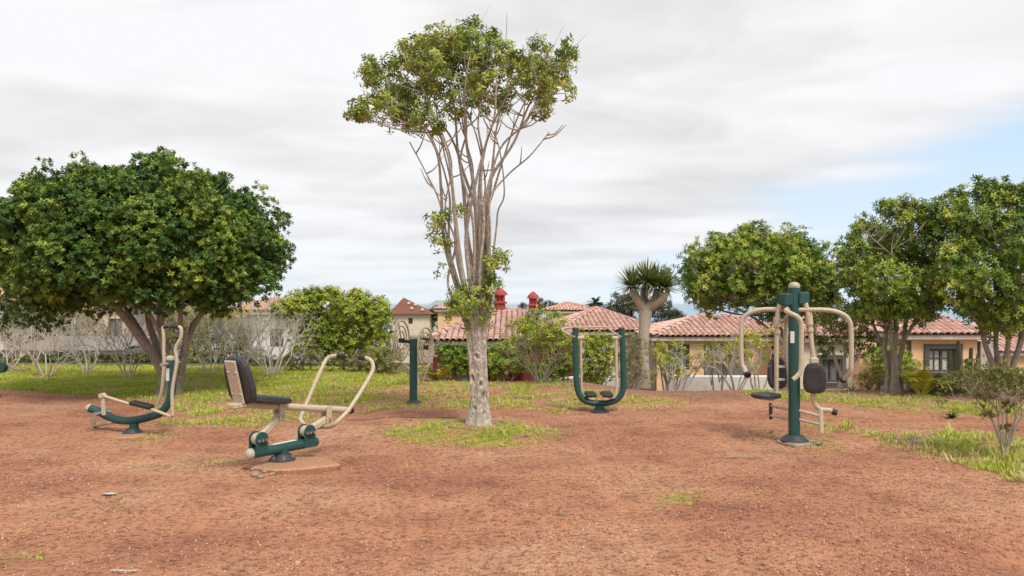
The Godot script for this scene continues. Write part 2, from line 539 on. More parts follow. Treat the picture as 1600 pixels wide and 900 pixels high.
func make_ground() -> void:
	var xs := PackedFloat32Array(); var ds := PackedFloat32Array()
	var step := 0.07
	var x := -13.0
	while x <= 13.0: xs.append(x); x += step
	var s := step
	while x < 30000.0:
		s *= 1.22; x += s
		xs.append(x); xs.insert(0, -x)
	var d := 3.6
	while d <= 20.5: ds.append(d); d += step
	s = step
	while d < 1200.0: s *= 1.12; d += s; ds.append(d)
	d = 3.6; s = step
	while d > -300.0: s *= 1.35; d -= s; ds.insert(0, d)
	var v := PackedVector3Array(); var c := PackedColorArray(); var ix := PackedInt32Array()
	var soil_a := Color(0.57, 0.28, 0.158); var soil_b := Color(0.44, 0.195, 0.115); var soil_c := Color(0.64, 0.37, 0.23)
	var thatch_g := Color(0.42, 0.40, 0.09); var thatch_s := Color(0.50, 0.36, 0.19)
	var mulch := Color(0.40, 0.22, 0.15)
	var scrub := Color(0.16, 0.15, 0.06)
	for dd in ds:
		for xx in xs:
			var near := absf(xx) < 13.2 and dd > 3.5 and dd < 20.6
			v.append(Vector3(xx, near_y(xx, -dd) if near else ground_y(xx, -dd), -dd))
			var k := n_low.get_noise_2d(xx * 1.3 + 9.0, dd * 2.0) * 1.5
			var k2 := n_warp.get_noise_2d(xx * 0.9, dd * 1.4 + 30.0)
			var col := soil_a.lerp(soil_b, clampf(k + k2 * 0.8, 0, 1)).lerp(soil_c, clampf(-k - k2 * 0.7 - 0.05, 0, 0.8))
			if near:
				# dry leaf litter on the far right slope
				var lit := smoothstep(12.2, 13.4, dd + n_warp.get_noise_2d(xx, dd) * 0.8) * smoothstep(-1.0, 3.0, xx)
				col = col.lerp(mulch, lit * 0.75)
				var q := zone_of(xx, dd)
				if q >= 0:
					col = col.lerp(thatch_s.lerp(thatch_g, zones[q].green), clampf(zones[q].dens * (0.55 + n_mid.get_noise_2d(xx * 0.6, dd * 0.6) * 1.3), 0.0, 0.9))
			if dd > 19.0 and zone_of(xx, dd) < 0: col = scrub
			c.append(col)
	var nx := xs.size()
	for j in ds.size() - 1:
		for i in nx - 1:
			var a := j * nx + i
			ix.append_array(PackedInt32Array([a, a + nx, a + 1, a + 1, a + nx, a + nx + 1]))
	var n := PackedVector3Array(); n.resize(v.size())
	for j in ds.size():
		for i in nx:
			var l := v[j * nx + maxi(i - 1, 0)]; var r := v[j * nx + mini(i + 1, nx - 1)]
			var f := v[mini(j + 1, ds.size() - 1) * nx + i]; var bk := v[maxi(j - 1, 0) * nx + i]
			var nn := (r - l).cross(f - bk).normalized()
			n[j * nx + i] = nn if nn.y > 0 else -nn
	for t in range(0, ix.size(), 3):
		if (v[ix[t + 2]] - v[ix[t]]).cross(v[ix[t + 1]] - v[ix[t]]).y < 0.0:
			var h := ix[t + 1]; ix[t + 1] = ix[t + 2]; ix[t + 2] = h
	var arr := []
	arr.resize(Mesh.ARRAY_MAX)
	arr[Mesh.ARRAY_VERTEX] = v; arr[Mesh.ARRAY_NORMAL] = n; arr[Mesh.ARRAY_COLOR] = c; arr[Mesh.ARRAY_INDEX] = ix
	var am := ArrayMesh.new()
	am.add_surface_from_arrays(Mesh.PRIMITIVE_TRIANGLES, arr)
	am.surface_set_material(0, M.soil)
	var o := MeshInstance3D.new()
	o.name = "ground"
	o.mesh = am
	add_child(o)
	tag(o, "red earth ground with worn grass sloping off behind", "ground", "", "structure")
	var g := Geo.new()
	g.poly([Vector3(-80000, -115, -700), Vector3(80000, -115, -700), Vector3(80000, -115, -80000), Vector3(-80000, -115, -80000)], Vector3.UP)
	var sea := part(self, "sea", g, M.sea)
	tag(sea, "pale blue sea on the horizon", "sea", "", "structure")

func tuft_mesh(blades: int, spread: float, w: float) -> ArrayMesh:
	var g := Geo.new()
	for k in blades:
		var a := rr(0, TAU)
		var out := Vector3(cos(a), 0, sin(a))
		var dir := (Vector3.UP + out * rr(0.1, 0.9)).normalized()
		g.blade(out * rr(0, spread), dir, Vector3(-sin(a), 0, cos(a)), rr(0.5, 1.0), w * rr(0.7, 1.2), rr(0.0, 0.45), 2)
	return g.mesh(M.grass)

func make_grass() -> void:
	var kinds := [tuft_mesh(12, 0.45, 0.10), tuft_mesh(9, 0.6, 0.11), tuft_mesh(14, 0.8, 0.08)]
	var xf := [[], [], []]; var cols := [PackedColorArray(), PackedColorArray(), PackedColorArray()]
	for zi in zones.size():
		var z = zones[zi]
		var lo := Vector2(1e9, 1e9); var hi := -lo
		for p in z.p: lo = lo.min(p); hi = hi.max(p)
		lo -= Vector2(0.3, 0.4); hi += Vector2(0.3, 0.4)
		var n := int((hi.x - lo.x) * (hi.y - lo.y) * 620.0 * z.dens)
		for k in n:
			var x := rr(lo.x, hi.x); var d := rr(lo.y, hi.y)
			if absf(x) > d * 0.72 + 0.4 or zone_of(x + rng.randfn(0.0, 0.09), d + rng.randfn(0.0, 0.14)) != zi: continue
			var patch := n_mid.get_noise_2d(x * 0.6, d * 0.6) + n_warp.get_noise_2d(x * 1.7, d * 1.7) * 0.7
			if patch * 1.1 + z.dens < rr(0.1, 0.75): continue
			var which := rng.randi() % 3
			var h: float = z.h * rr(0.035, 0.075) * (1.0 + 0.5 * clampf(patch, 0, 1))
			if rng.randf() < 0.07: h *= rr(1.4, 2.1)
			var b := Basis(Vector3.UP, rr(0, TAU)).scaled(Vector3(h * 1.1, h * rr(0.7, 1.1), h * 1.1))
			xf[which].append(Transform3D(b, Vector3(x, near_y(x, -d) - 0.004, -d)))
			var gk := clampf(z.green - 0.06 + patch * 0.95 + n_low.get_noise_2d(x * 2.0 + 5.0, d * 3.0) * 0.7 + rr(-0.3, 0.3), 0, 1)
			var fresh := Color(0.33, 0.41, 0.05).lerp(Color(0.56, 0.56, 0.09), rng.randf())
			var straw := Color(0.66, 0.54, 0.27).lerp(Color(0.52, 0.45, 0.17), rng.randf())
			cols[which].append(straw.lerp(fresh, gk))
	var root := Node3D.new()
	root.name = "grass"
	add_child(root)
	tag(root, "patchy green and straw coloured grass on the red earth", "grass", "", "stuff")
	for k in 3: copies(root, "grass_tufts", kinds[k], xf[k], cols[k]).set_meta("kind", "stuff")

func make_crumbs() -> void:
	var g := Geo.new()
	g.ball(Vector3.ZERO, Vector3(1, 0.7, 0.85), Basis(), 3, 5)
	for i in g.v.size(): g.v[i] *= 1.0 + 0.22 * sin(g.v[i].x * 5.0 + g.v[i].z * 7.0 + g.v[i].y * 4.0)
	var stone := g.mesh(M.stone)
	var xf := []; var cols := PackedColorArray()
	for k in 85000:
		var d := 4.0 + 10.0 * pow(rng.randf(), 1.4)
		var x := rr(-0.75, 0.75) * d
		if n_warp.get_noise_2d(x * 1.5, d * 1.5 + 70.0) < rr(-0.5, 0.35): continue
		var r := 0.003 + 0.009 * pow(rng.randf(), 3.0)
		if rng.randf() < 0.0012: r = rr(0.012, 0.026)
		xf.append(Transform3D(Basis(rdir(), rr(0, TAU)).scaled(Vector3.ONE * r), Vector3(x, near_y(x, -d) + r * 0.25, -d)))
		var c := Color(0.56, 0.29, 0.18).lerp(Color(0.26, 0.12, 0.075), rng.randf())
		if rng.randf() < 0.13: c = Color(0.60, 0.42, 0.31).lerp(Color(0.45, 0.30, 0.2), rng.randf())
		cols.append(c)
	var s := copies(self, "gravel", stone, xf, cols)
	tag(s, "small clods and grit scattered over the red earth", "gravel", "", "stuff")
	# dry bits of leaf and straw
	var l := Geo.new()
	l.leaf(Vector3(-0.5, 0.1, 0), Vector3.RIGHT, Vector3.UP, 1.0, 0.4, -0.2, 0.2)
	var bit := l.mesh(M.leaf_dull)
	xf = []; cols = PackedColorArray()
	for k in 15000:
		var d := 4.0 + 13.0 * pow(rng.randf(), 0.9)
		var x := rr(-0.75, 0.75) * d
		var want := 0.10 + 0.7 * smoothstep(12.0, 13.6, d) * smoothstep(-1.0, 2.5, x)
		if d > 8.0 and d < 13.0 and x > 3.2: want += 0.3
		if n_warp.get_noise_2d(x * 1.1 + 20.0, d * 1.1) + 0.2 < 0.0: want *= 0.4
		if rng.randf() > want: continue
		var r := rr(0.012, 0.04)
		xf.append(Transform3D(Basis(Vector3.UP, rr(0, TAU)) * Basis(Vector3.RIGHT, rr(-0.5, 0.5)) * Basis().scaled(Vector3(r, r, r)), Vector3(x, near_y(x, -d) + 0.004, -d)))
		cols.append(Color(0.52, 0.36, 0.22).lerp(Color(0.24, 0.13, 0.07), rng.randf()))
	var lv := copies(self, "leaf_litter", bit, xf, cols)
	tag(lv, "dry leaf litter and straw bits strewn on the ground", "leaf litter", "", "stuff")

# ------------------------------------------------------------------ foliage
func sprig(leaves: int, length: float, width: float, bend: float, spread: float, m: Material, droop := 0.0) -> ArrayMesh:
	var g := Geo.new()
	for k in leaves:
		var t := 0.15 + 0.85 * k / leaves
		var a := k * 2.4 + rr(-0.3, 0.3)
		var out := Vector3(cos(a), 0, sin(a))
		var dir := (out * spread + Vector3.UP * rr(0.35, 0.9) + Vector3.DOWN * droop).normalized()
		var nn := (Vector3.UP - dir * dir.y + rdir() * 0.25).normalized()
		g.leaf(Vector3.UP * t * 0.6 + out * 0.03, dir, nn, length * rr(0.75, 1.15), width * rr(0.8, 1.15), bend, 0.22)
	return g.mesh(m)

# lumps: [centre, radii, sprigs]
func crown(parent: Node, called: String, lumps: Array, kinds: Array, size: float, pal: Array, inner := 0.25, up := 0.35, hang := 0.0) -> void:
	var xf := []; var cols := []
	for k in kinds: xf.append([]); cols.append(PackedColorArray())
	for L in lumps:
		var tone := rng.randf()
		for k in L[2]:
			var dir := rdir()
			if dir.y < -0.35 and rng.randf() < 0.5: dir.y = -dir.y
			var q := 1.0 - inner * rng.randf() if rng.randf() < 0.8 else rr(0.3, 1.05)
			var p: Vector3 = L[0] + dir * L[1] * q
			var ax := (dir + Vector3.UP * (up - hang) + rdir() * 0.5).normalized()
			var which := rng.randi() % kinds.size()
			xf[which].append(Transform3D(along_basis(ax, rr(0, TAU)).scaled(Vector3.ONE * size * rr(0.75, 1.25)), p - parent.position))
			var t := clampf(tone * 0.6 + rng.randf() * 0.6 - 0.1, 0, 0.999) * (pal.size() - 1)
			var c: Color = pal[int(t)].lerp(pal[int(t) + 1], t - int(t))
			c = c * rr(0.85, 1.15); c.a = 1.0
			cols[which].append(c)
	var root := parent
	if kinds.size() > 1:
		root = Node3D.new()
		root.name = called
		parent.add_child(root, true)
	for k in kinds.size():
		copies(root, "leaves" if kinds.size() > 1 else called, kinds[k], xf[k], cols[k]).set_meta("kind", "stuff")

func shell(c: Vector3, R: Vector3, n: int, r: float, sprigs: int, low := -0.6, loose := 0.66) -> Array:
	var out := []
	for k in n:
		var y := 1.0 - 2.0 * (k + 0.5) / n
		if y < low: continue
		var a := k * 2.39996 + rr(-0.3, 0.3)
		var s := sqrt(1 - y * y)
		var q := rr(loose, 0.95)
		var rad := r * rr(0.75, 1.25)
		out.append([c + Vector3(cos(a) * s, y, sin(a) * s) * (R - Vector3.ONE * rad * 0.7) * q / 0.9, Vector3(rad, rad * 0.85, rad), int(sprigs * rad * rad / (r * r))])
	return out

func ragged(c: Vector3, R: Vector3, n: int, r: float, sprigs: int, low: float) -> Array:     # loose shoots that break the outline
	var out := []
	while out.size() < n:
		var d := rdir()
		if d.y < low: continue
		var q := r * rr(0.5, 1.3)
		out.append([c + d * R * rr(0.98, 1.16), Vector3(q, q * rr(0.7, 1.3), q), int(sprigs * rr(0.4, 1.2))])
	return out

func limbs(g: Geo, base: Vector3, stems: Array, lumps: Array, r_tip: float, draw := true) -> void:   # stems: [points, radii]
	for s in stems if draw else []: g.tube(s[0], s[1], 9, 5)
	for L in lumps:
		var best := 1e9; var from := base; var rad := 0.03
		for s in stems:
			var pts: Array = s[0]
			for i in range(1, pts.size()):
				for t in [0.35, 0.7, 1.0]:
					var p: Vector3 = pts[i - 1].lerp(pts[i], t)
					var dd: float = p.distance_to(L[0]) + maxf(0.0, p.y - L[0].y + 0.15) * 2.0
					if dd < best:
						best = dd; from = p
						rad = lerpf(s[1][mini(i - 1, s[1].size() - 1)], s[1][mini(i, s[1].size() - 1)], t)
		var to: Vector3 = L[0]
		var mid: Vector3 = from.lerp(to, 0.5) + Vector3(rr(-0.08, 0.08), -0.06, rr(-0.08, 0.08)) * from.distance_to(to)
		g.tube([from, mid, to], [minf(rad * 0.55, 0.045), minf(rad * 0.4, 0.026), r_tip], 6, 4)
		for k in 3:
			var e: Vector3 = to + rdir() * L[1] * 0.7
			g.tube([mid.lerp(to, 0.6), mid.lerp(e, 0.7) + rdir() * 0.03, e], [r_tip * 1.2, r_tip, r_tip * 0.4], 4, 2, false)

func px_path(origin: Vector3, pts: Array, d: float) -> Array:     # [column, row, offset towards the back]
	var out := []
	for p in pts: out.append(survey(p[0], p[1], d + (p[2] if p.size() > 2 else 0.0)) - origin)
	return out

func off(lumps: Array, o: Vector3) -> Array:
	return lumps.map(func(L): return [L[0] - o, L[1], L[2]])

func make_central_tree() -> void:
	var d := 9.95
	var at := stand(748, d)
	var t := thing("slim_tree", at, "tall slender tree with many upright pale stems on a grass island", "tree")
	var m2 := d / F
	# trunk: one fluted body with knots
	var g := Geo.new()
	var knots := []
	for k in [[757, 622, 0.9, 0.030], [738, 594, 1.0, 0.024], [752, 603, 0.7, 0.02], [757, 648, 0.5, 0.016], [742, 640, 0.5, 0.018], [745, 560, 0.6, 0.02], [735, 625, 0.6, 0.02]]:
		knots.append([Vector3((k[0] - 748) * m2, (667 - k[1]) * m2, 0), k[2], k[3]])
	var rows := 130; var sides := 72
	var hgt := 182.0 * m2
	var first := g.v.size()
	var P := PackedVector3Array()
	for j in rows + 1:
		var u := float(j) / rows
		var y := u * hgt
		var cx := lerpf(0.0, -0.03, u) + sin(u * 5.0) * 0.012
		var R := lerpf(0.140, 0.116, smoothstep(0.0, 0.25, u)) + 0.02 * exp(-u * 16.0) + 0.012 * smoothstep(0.55, 1.0, u)
		for k in sides + 1:
			var a := TAU * (k % sides) / sides
			var fl := 0.13 * sin(a * 5.0 + u * 2.3 + sin(u * 6.0)) + 0.06 * sin(a * 9.0 - u * 4.0)
			fl *= 0.6 + 0.6 * u
			var nz := n_mid.get_noise_3d(cos(a) * 0.35, y * 0.4, sin(a) * 0.35) * 0.20
			var r := R * (1.0 + fl + nz)
			var p := Vector3(cx + cos(a) * r, y, sin(a) * r)
			if sin(a) > -0.2:
				for q in knots:
					var kd: float = Vector2(p.x - q[0].x, (p.y - q[0].y) * 0.55).length() / q[2]
					r += (0.011 * exp(-pow(kd - 1.5, 2.0) * 2.5) - 0.085 * exp(-kd * kd * 1.6)) * q[1]
				p = Vector3(cx + cos(a) * r, y, sin(a) * r)
			P.append(p)
	for j in rows + 1:
		for k in sides + 1:
			var i := j * (sides + 1) + k
			var l := P[j * (sides + 1) + (k - 1 + sides) % sides]; var rt := P[j * (sides + 1) + (k + 1) % sides]
			var nn := (P[mini(j + 1, rows) * (sides + 1) + k] - P[maxi(j - 1, 0) * (sides + 1) + k]).cross(rt - l).normalized()
			g.vert(P[i], nn if nn.dot(Vector3(P[i].x, 0, P[i].z)) > 0 else -nn)
	for j in rows:
		for k in sides:
			var q := first + j * (sides + 1) + k
			g.tri(q, q + 1, q + sides + 2); g.tri(q, q + sides + 2, q + sides + 1)
	part(t, "trunk", g, M.bark_pale)
	var stems := [
		[[[733, 515, 0.0], [717, 460, 0.1], [697, 380, 0.1], [689, 300, 0.0], [684, 240, -0.1], [652, 195, -0.2], [612, 165, -0.3]], 0.052],
		[[[738, 512, -0.08], [722, 420, -0.15], [707, 330, -0.3], [700, 250, -0.45], [682, 190, -0.5], [655, 125, -0.6]], 0.055],
		[[[742, 510, 0.06], [735, 400, 0.15], [722, 300, 0.3], [715, 230, 0.4], [706, 160, 0.6], [692, 95, 0.7]], 0.055],
		[[[744, 510, -0.08], [745, 390, -0.12], [738, 290, -0.1], [731, 220, -0.1], [728, 150, -0.15], [737, 70, -0.1]], 0.062],
		[[[748, 510, 0.0], [752, 400, 0.0], [750, 310, 0.1], [753, 240, 0.2], [746, 190, 0.3], [762, 105, 0.35]], 0.052],
		[[[757, 512, 0.02], [762, 400, 0.05], [758, 335, 0.0], [770, 275, -0.1], [800, 222, -0.1], [828, 165, -0.2], [858, 110, -0.2]], 0.062],
		[[[752, 508, 0.06], [757, 380, 0.2], [765, 300, 0.35], [772, 250, 0.45], [778, 190, 0.6], [796, 120, 0.8]], 0.045],
		[[[745, 505, -0.08], [730, 380, -0.25], [742, 300, -0.45], [758, 230, -0.6], [771, 180, -0.8], [776, 110, -0.9]], 0.045],
		[[[748, 500, 0.05], [748, 360, 0.2], [728, 270, 0.35], [700, 215, 0.5], [668, 170, 0.7], [635, 130, 0.8]], 0.042],
		[[[757, 490, -0.06], [752, 370, -0.2], [764, 290, -0.3], [784, 235, -0.3], [812, 195, -0.5], [846, 150, -0.6]], 0.040],
		[[[737, 495, 0.05], [712, 400, 0.0], [714, 330, 0.15], [702, 270, 0.2], [694, 225, 0.3], [678, 150, 0.4]], 0.036],
		[[[760, 470, 0.0], [768, 370, -0.1], [764, 312, -0.05], [790, 270, 0.1], [830, 242, 0.2], [858, 207, 0.25]], 0.026],
		[[[728, 480, 0.0], [702, 400, -0.1], [684, 320, -0.05], [664, 268, 0.05], [640, 222, 0.1]], 0.022],
		[[[740, 470, -0.1], [738, 350, -0.2], [720, 255, -0.3], [733, 200, -0.4], [715, 120, -0.5]], 0.034],
		[[[731, 505, 0.1], [706, 430, 0.2], [698, 370, 0.25], [706, 310, 0.2], [690, 262, 0.3], [668, 205, 0.35], [640, 165, 0.4]], 0.034],
		[[[746, 495, 0.12], [740, 430, 0.25], [730, 340, 0.3], [738, 270, 0.35], [722, 205, 0.5], [716, 130, 0.6]], 0.038],
		[[[754, 498, -0.1], [748, 430, -0.2], [756, 350, -0.25], [748, 285, -0.35], [762, 215, -0.4], [792, 160, -0.5], [815, 115, -0.6]], 0.038],
		[[[761, 500, 0.08], [768, 425, 0.12], [754, 350, 0.15], [774, 300, 0.2], [790, 245, 0.25], [806, 185, 0.3], [838, 125, 0.4]], 0.04],
		[[[724, 495, -0.05], [702, 445, -0.05], [712, 380, -0.1], [698, 325, -0.12], [706, 262, -0.2], [690, 205, -0.3]], 0.026],
		[[[750, 490, 0.14], [758, 440, 0.2], [745, 360, 0.22], [760, 295, 0.3], [748, 220, 0.3], [728, 170, 0.4]], 0.03],
		[[[765, 440, 0.0], [772, 360, 0.1], [776, 330, 0.15], [786, 300, 0.1], [780, 240, 0.2], [772, 205, 0.2]], 0.02],
	]
	var g2 := Geo.new()
	var paths := []
	for s in stems:
		var p := px_path(at, s[0], d)
		for i in range(1, p.size() - 1): p[i] += Vector3(rr(-0.03, 0.03), rr(-0.03, 0.03), rr(-0.04, 0.04))
		var rads := []
		for i in p.size(): rads.append(lerpf(s[1] * 0.85, 0.008, pow(float(i) / (p.size() - 1), 0.55)))
		paths.append([p, rads])
		var stem := Geo.new()
		stem.tube(p, rads, 9, 6)
		for k in 3:                                             # side twigs
			var i := rng.randi_range(p.size() - 3, p.size() - 2)
			var q: Vector3 = p[i].lerp(p[i + 1], rng.randf())
			var e := q + Vector3(rr(-0.3, 0.3), rr(0.12, 0.35), rr(-0.3, 0.3))
			stem.tube([q, q.lerp(e, 0.5) + Vector3(0, -0.05, 0), e], [0.012, 0.009, 0.004], 5, 3, false)
		part(t, "stem", stem, M.bark_stem)
	var lumps := []
	for k in [[602, 122, 26], [586, 168, 28], [622, 182, 32], [574, 92, 9], [572, 118, 14], [640, 108, 32], [655, 78, 30], [693, 70, 34], [735, 60, 34], [765, 82, 32], [726, 112, 36], [682, 128, 36], [648, 152, 34], [800, 100, 28], [845, 76, 16], [830, 108, 32], [868, 112, 30], [886, 84, 16], [872, 142, 26], [842, 148, 28], [812, 132, 26], [770, 128, 34], [752, 158, 24], [706, 172, 26], [660, 190, 24], [612, 148, 30], [560, 178, 16], [720, 84, 34], [850, 172, 14], [780, 160, 18], [690, 100, 34], [668, 108, 30], [740, 135, 28]]:
		var r: float = k[2] * m2 * 0.88
		var dz := rr(-1.0, 1.0) * (0.9 if k[2] > 20 else 0.5)
		lumps.append([survey(k[0], k[1], d + dz), Vector3(r, r * 0.85, r * 1.15), int(k[2] * k[2] * 0.055)])
		for e in 3:
			var f: float = r * rr(0.25, 0.45)
			lumps.append([lumps[-1 - e][0] + rdir() * r * 1.15, Vector3(f, f, f), int(k[2] * 0.34)])
	var tw := Geo.new()
	limbs(tw, Vector3.ZERO, paths.map(func(s): return [s[0].slice(2), s[1].slice(2)]).slice(0, 11), off(lumps, at), 0.005, false)
	for k in [[740, 60, 768, 6], [790, 70, 792, 20], [820, 80, 840, 45], [860, 90, 880, 42], [880, 100, 918, 52], [885, 95, 905, 70], [585, 150, 562, 140], [650, 215, 625, 205], [885, 95, 910, 90]]:
		var a := survey(k[0], k[1], d + rr(-0.3, 0.3)) - at; var b := survey(k[2], k[3], d + rr(-0.3, 0.3)) - at
		tw.tube([a, a.lerp(b, 0.5) + Vector3(rr(-0.03, 0.03), 0.02, 0), b], [0.005, 0.004, 0.0018], 4, 3, false)
	part(t, "twigs", tw, M.bark_stem)
	for k in [[735, 480, 40, 85], [716, 486, 22, 30], [752, 470, 26, 34], [740, 500, 20, 18], [685, 352, 20, 26], [690, 385, 16, 18], [695, 338, 10, 8], [772, 415, 22, 30], [784, 405, 12, 12], [764, 440, 14, 16], [692, 425, 9, 6], [778, 447, 9, 5], [720, 330, 10, 6], [715, 465, 16, 16]]:
		var r: float = k[2] * m2
		lumps.append([survey(k[0], k[1], d - rr(0.1, 0.25)), Vector3(r, r, r), k[3]])
	var kinds := [sprig(9, 0.52, 0.24, 0.15, 0.9, M.leaf, 0.5), sprig(8, 0.55, 0.23, 0.2, 1.0, M.leaf, 0.7)]
	crown(t, "crown", lumps, kinds, 0.115, [Color(0.13, 0.20, 0.04), Color(0.22, 0.29, 0.055), Color(0.36, 0.41, 0.08), Color(0.26, 0.26, 0.085)], 0.6, 0.15, 0.25)

func make_round_tree() -> void:
	var d := 13.6
	var at := stand(266, d)
	var t := thing("round_tree", at, "big dense dome shaped evergreen tree with a leaning forked trunk", "tree")
	var c := survey(220, 390, d)
	var lumps := shell(c, Vector3(2.38, 1.42, 2.1), 150, 0.42, 235, -0.82, 0.82)
	lumps.append_array(ragged(c, Vector3(2.4, 1.44, 2.1), 130, 0.13, 20, -0.4))
	for k in [[60, 470, 0.55], [30, 440, 0.4], [110, 450, 0.55], [395, 440, 0.45], [345, 465, 0.4], [80, 490, 0.35], [420, 400, 0.4], [60, 300, 0.35], [130, 285, 0.4], [240, 270, 0.4], [320, 300, 0.4]]:
		lumps.append([survey(k[0], k[1], d + rr(-0.9, 0.4)), Vector3(k[2], k[2] * 0.85, k[2]), int(k[2] * k[2] * 1050)])
	var core := shell(c + Vector3(0, 0.1, 0), Vector3(1.7, 0.9, 1.4), 40, 0.5, 130, -0.5)
	var stems := [
		[px_path(at, [[262, 612, 0], [252, 575, 0.0], [225, 535, -0.1], [190, 490, -0.3], [150, 455, -0.5], [110, 420, -0.5]], d), [0.127, 0.098, 0.082, 0.066, 0.049, 0.025]],
		[px_path(at, [[264, 614, 0.05], [255, 575, 0.15], [243, 535, 0.3], [232, 500, 0.4], [225, 440, 0.6]], d), [0.107, 0.082, 0.066, 0.057, 0.025]],
		[px_path(at, [[268, 612, -0.05], [262, 570, -0.15], [253, 520, -0.25], [250, 480, -0.4], [262, 420, -0.6]], d), [0.098, 0.074, 0.061, 0.049, 0.025]],
		[px_path(at, [[272, 612, 0.0], [284, 580, 0.05], [288, 545, 0.1], [300, 515, 0.1], [318, 485, 0.0], [350, 440, -0.1]], d), [0.098, 0.070, 0.061, 0.053, 0.041, 0.021]],
		[px_path(at, [[284, 578, 0.0], [292, 535, -0.15], [282, 505, -0.2], [285, 470, -0.3], [300, 420, -0.5]], d), [0.057, 0.049, 0.041, 0.037, 0.025]],
		[px_path(at, [[296, 520, 0.05], [306, 500, 0.3], [335, 478, 0.5], [375, 455, 0.7]], d), [0.045, 0.041, 0.033, 0.021]],
		[px_path(at, [[250, 570, 0.1], [215, 510, 0.4], [195, 480, 0.7], [170, 440, 1.0]], d), [0.049, 0.045, 0.037, 0.025]],
		[px_path(at, [[253, 525, -0.25], [232, 490, -0.6], [205, 475, -0.9], [180, 445, -1.2]], d), [0.041, 0.037, 0.033, 0.021]],
	]
	var g := Geo.new()
	g.tube([Vector3(0, -0.1, 0), Vector3(0.0, 0.12, 0), Vector3(-0.01, 0.4, 0)], [0.30, 0.2, 0.13], 14, 5, true, func(a, v): return 1.0 + 0.16 * sin(a * 5.0 + v * 3.0) * (1.0 - v))
	limbs(g, Vector3.ZERO, stems, off(lumps, at).slice(0, 90), 0.012)
	part(t, "trunk", g, M.bark_brown)
	lumps.append_array(core)
	var kinds := [sprig(9, 0.58, 0.30, 0.1, 0.8, M.leaf), sprig(8, 0.62, 0.30, 0.15, 0.65, M.leaf), sprig(10, 0.52, 0.29, 0.05, 0.95, M.leaf)]
	crown(t, "crown", lumps, kinds, 0.112, [Color(0.04, 0.095, 0.03), Color(0.08, 0.155, 0.034), Color(0.18, 0.265, 0.045), Color(0.36, 0.43, 0.065)], 0.35, 0.45)

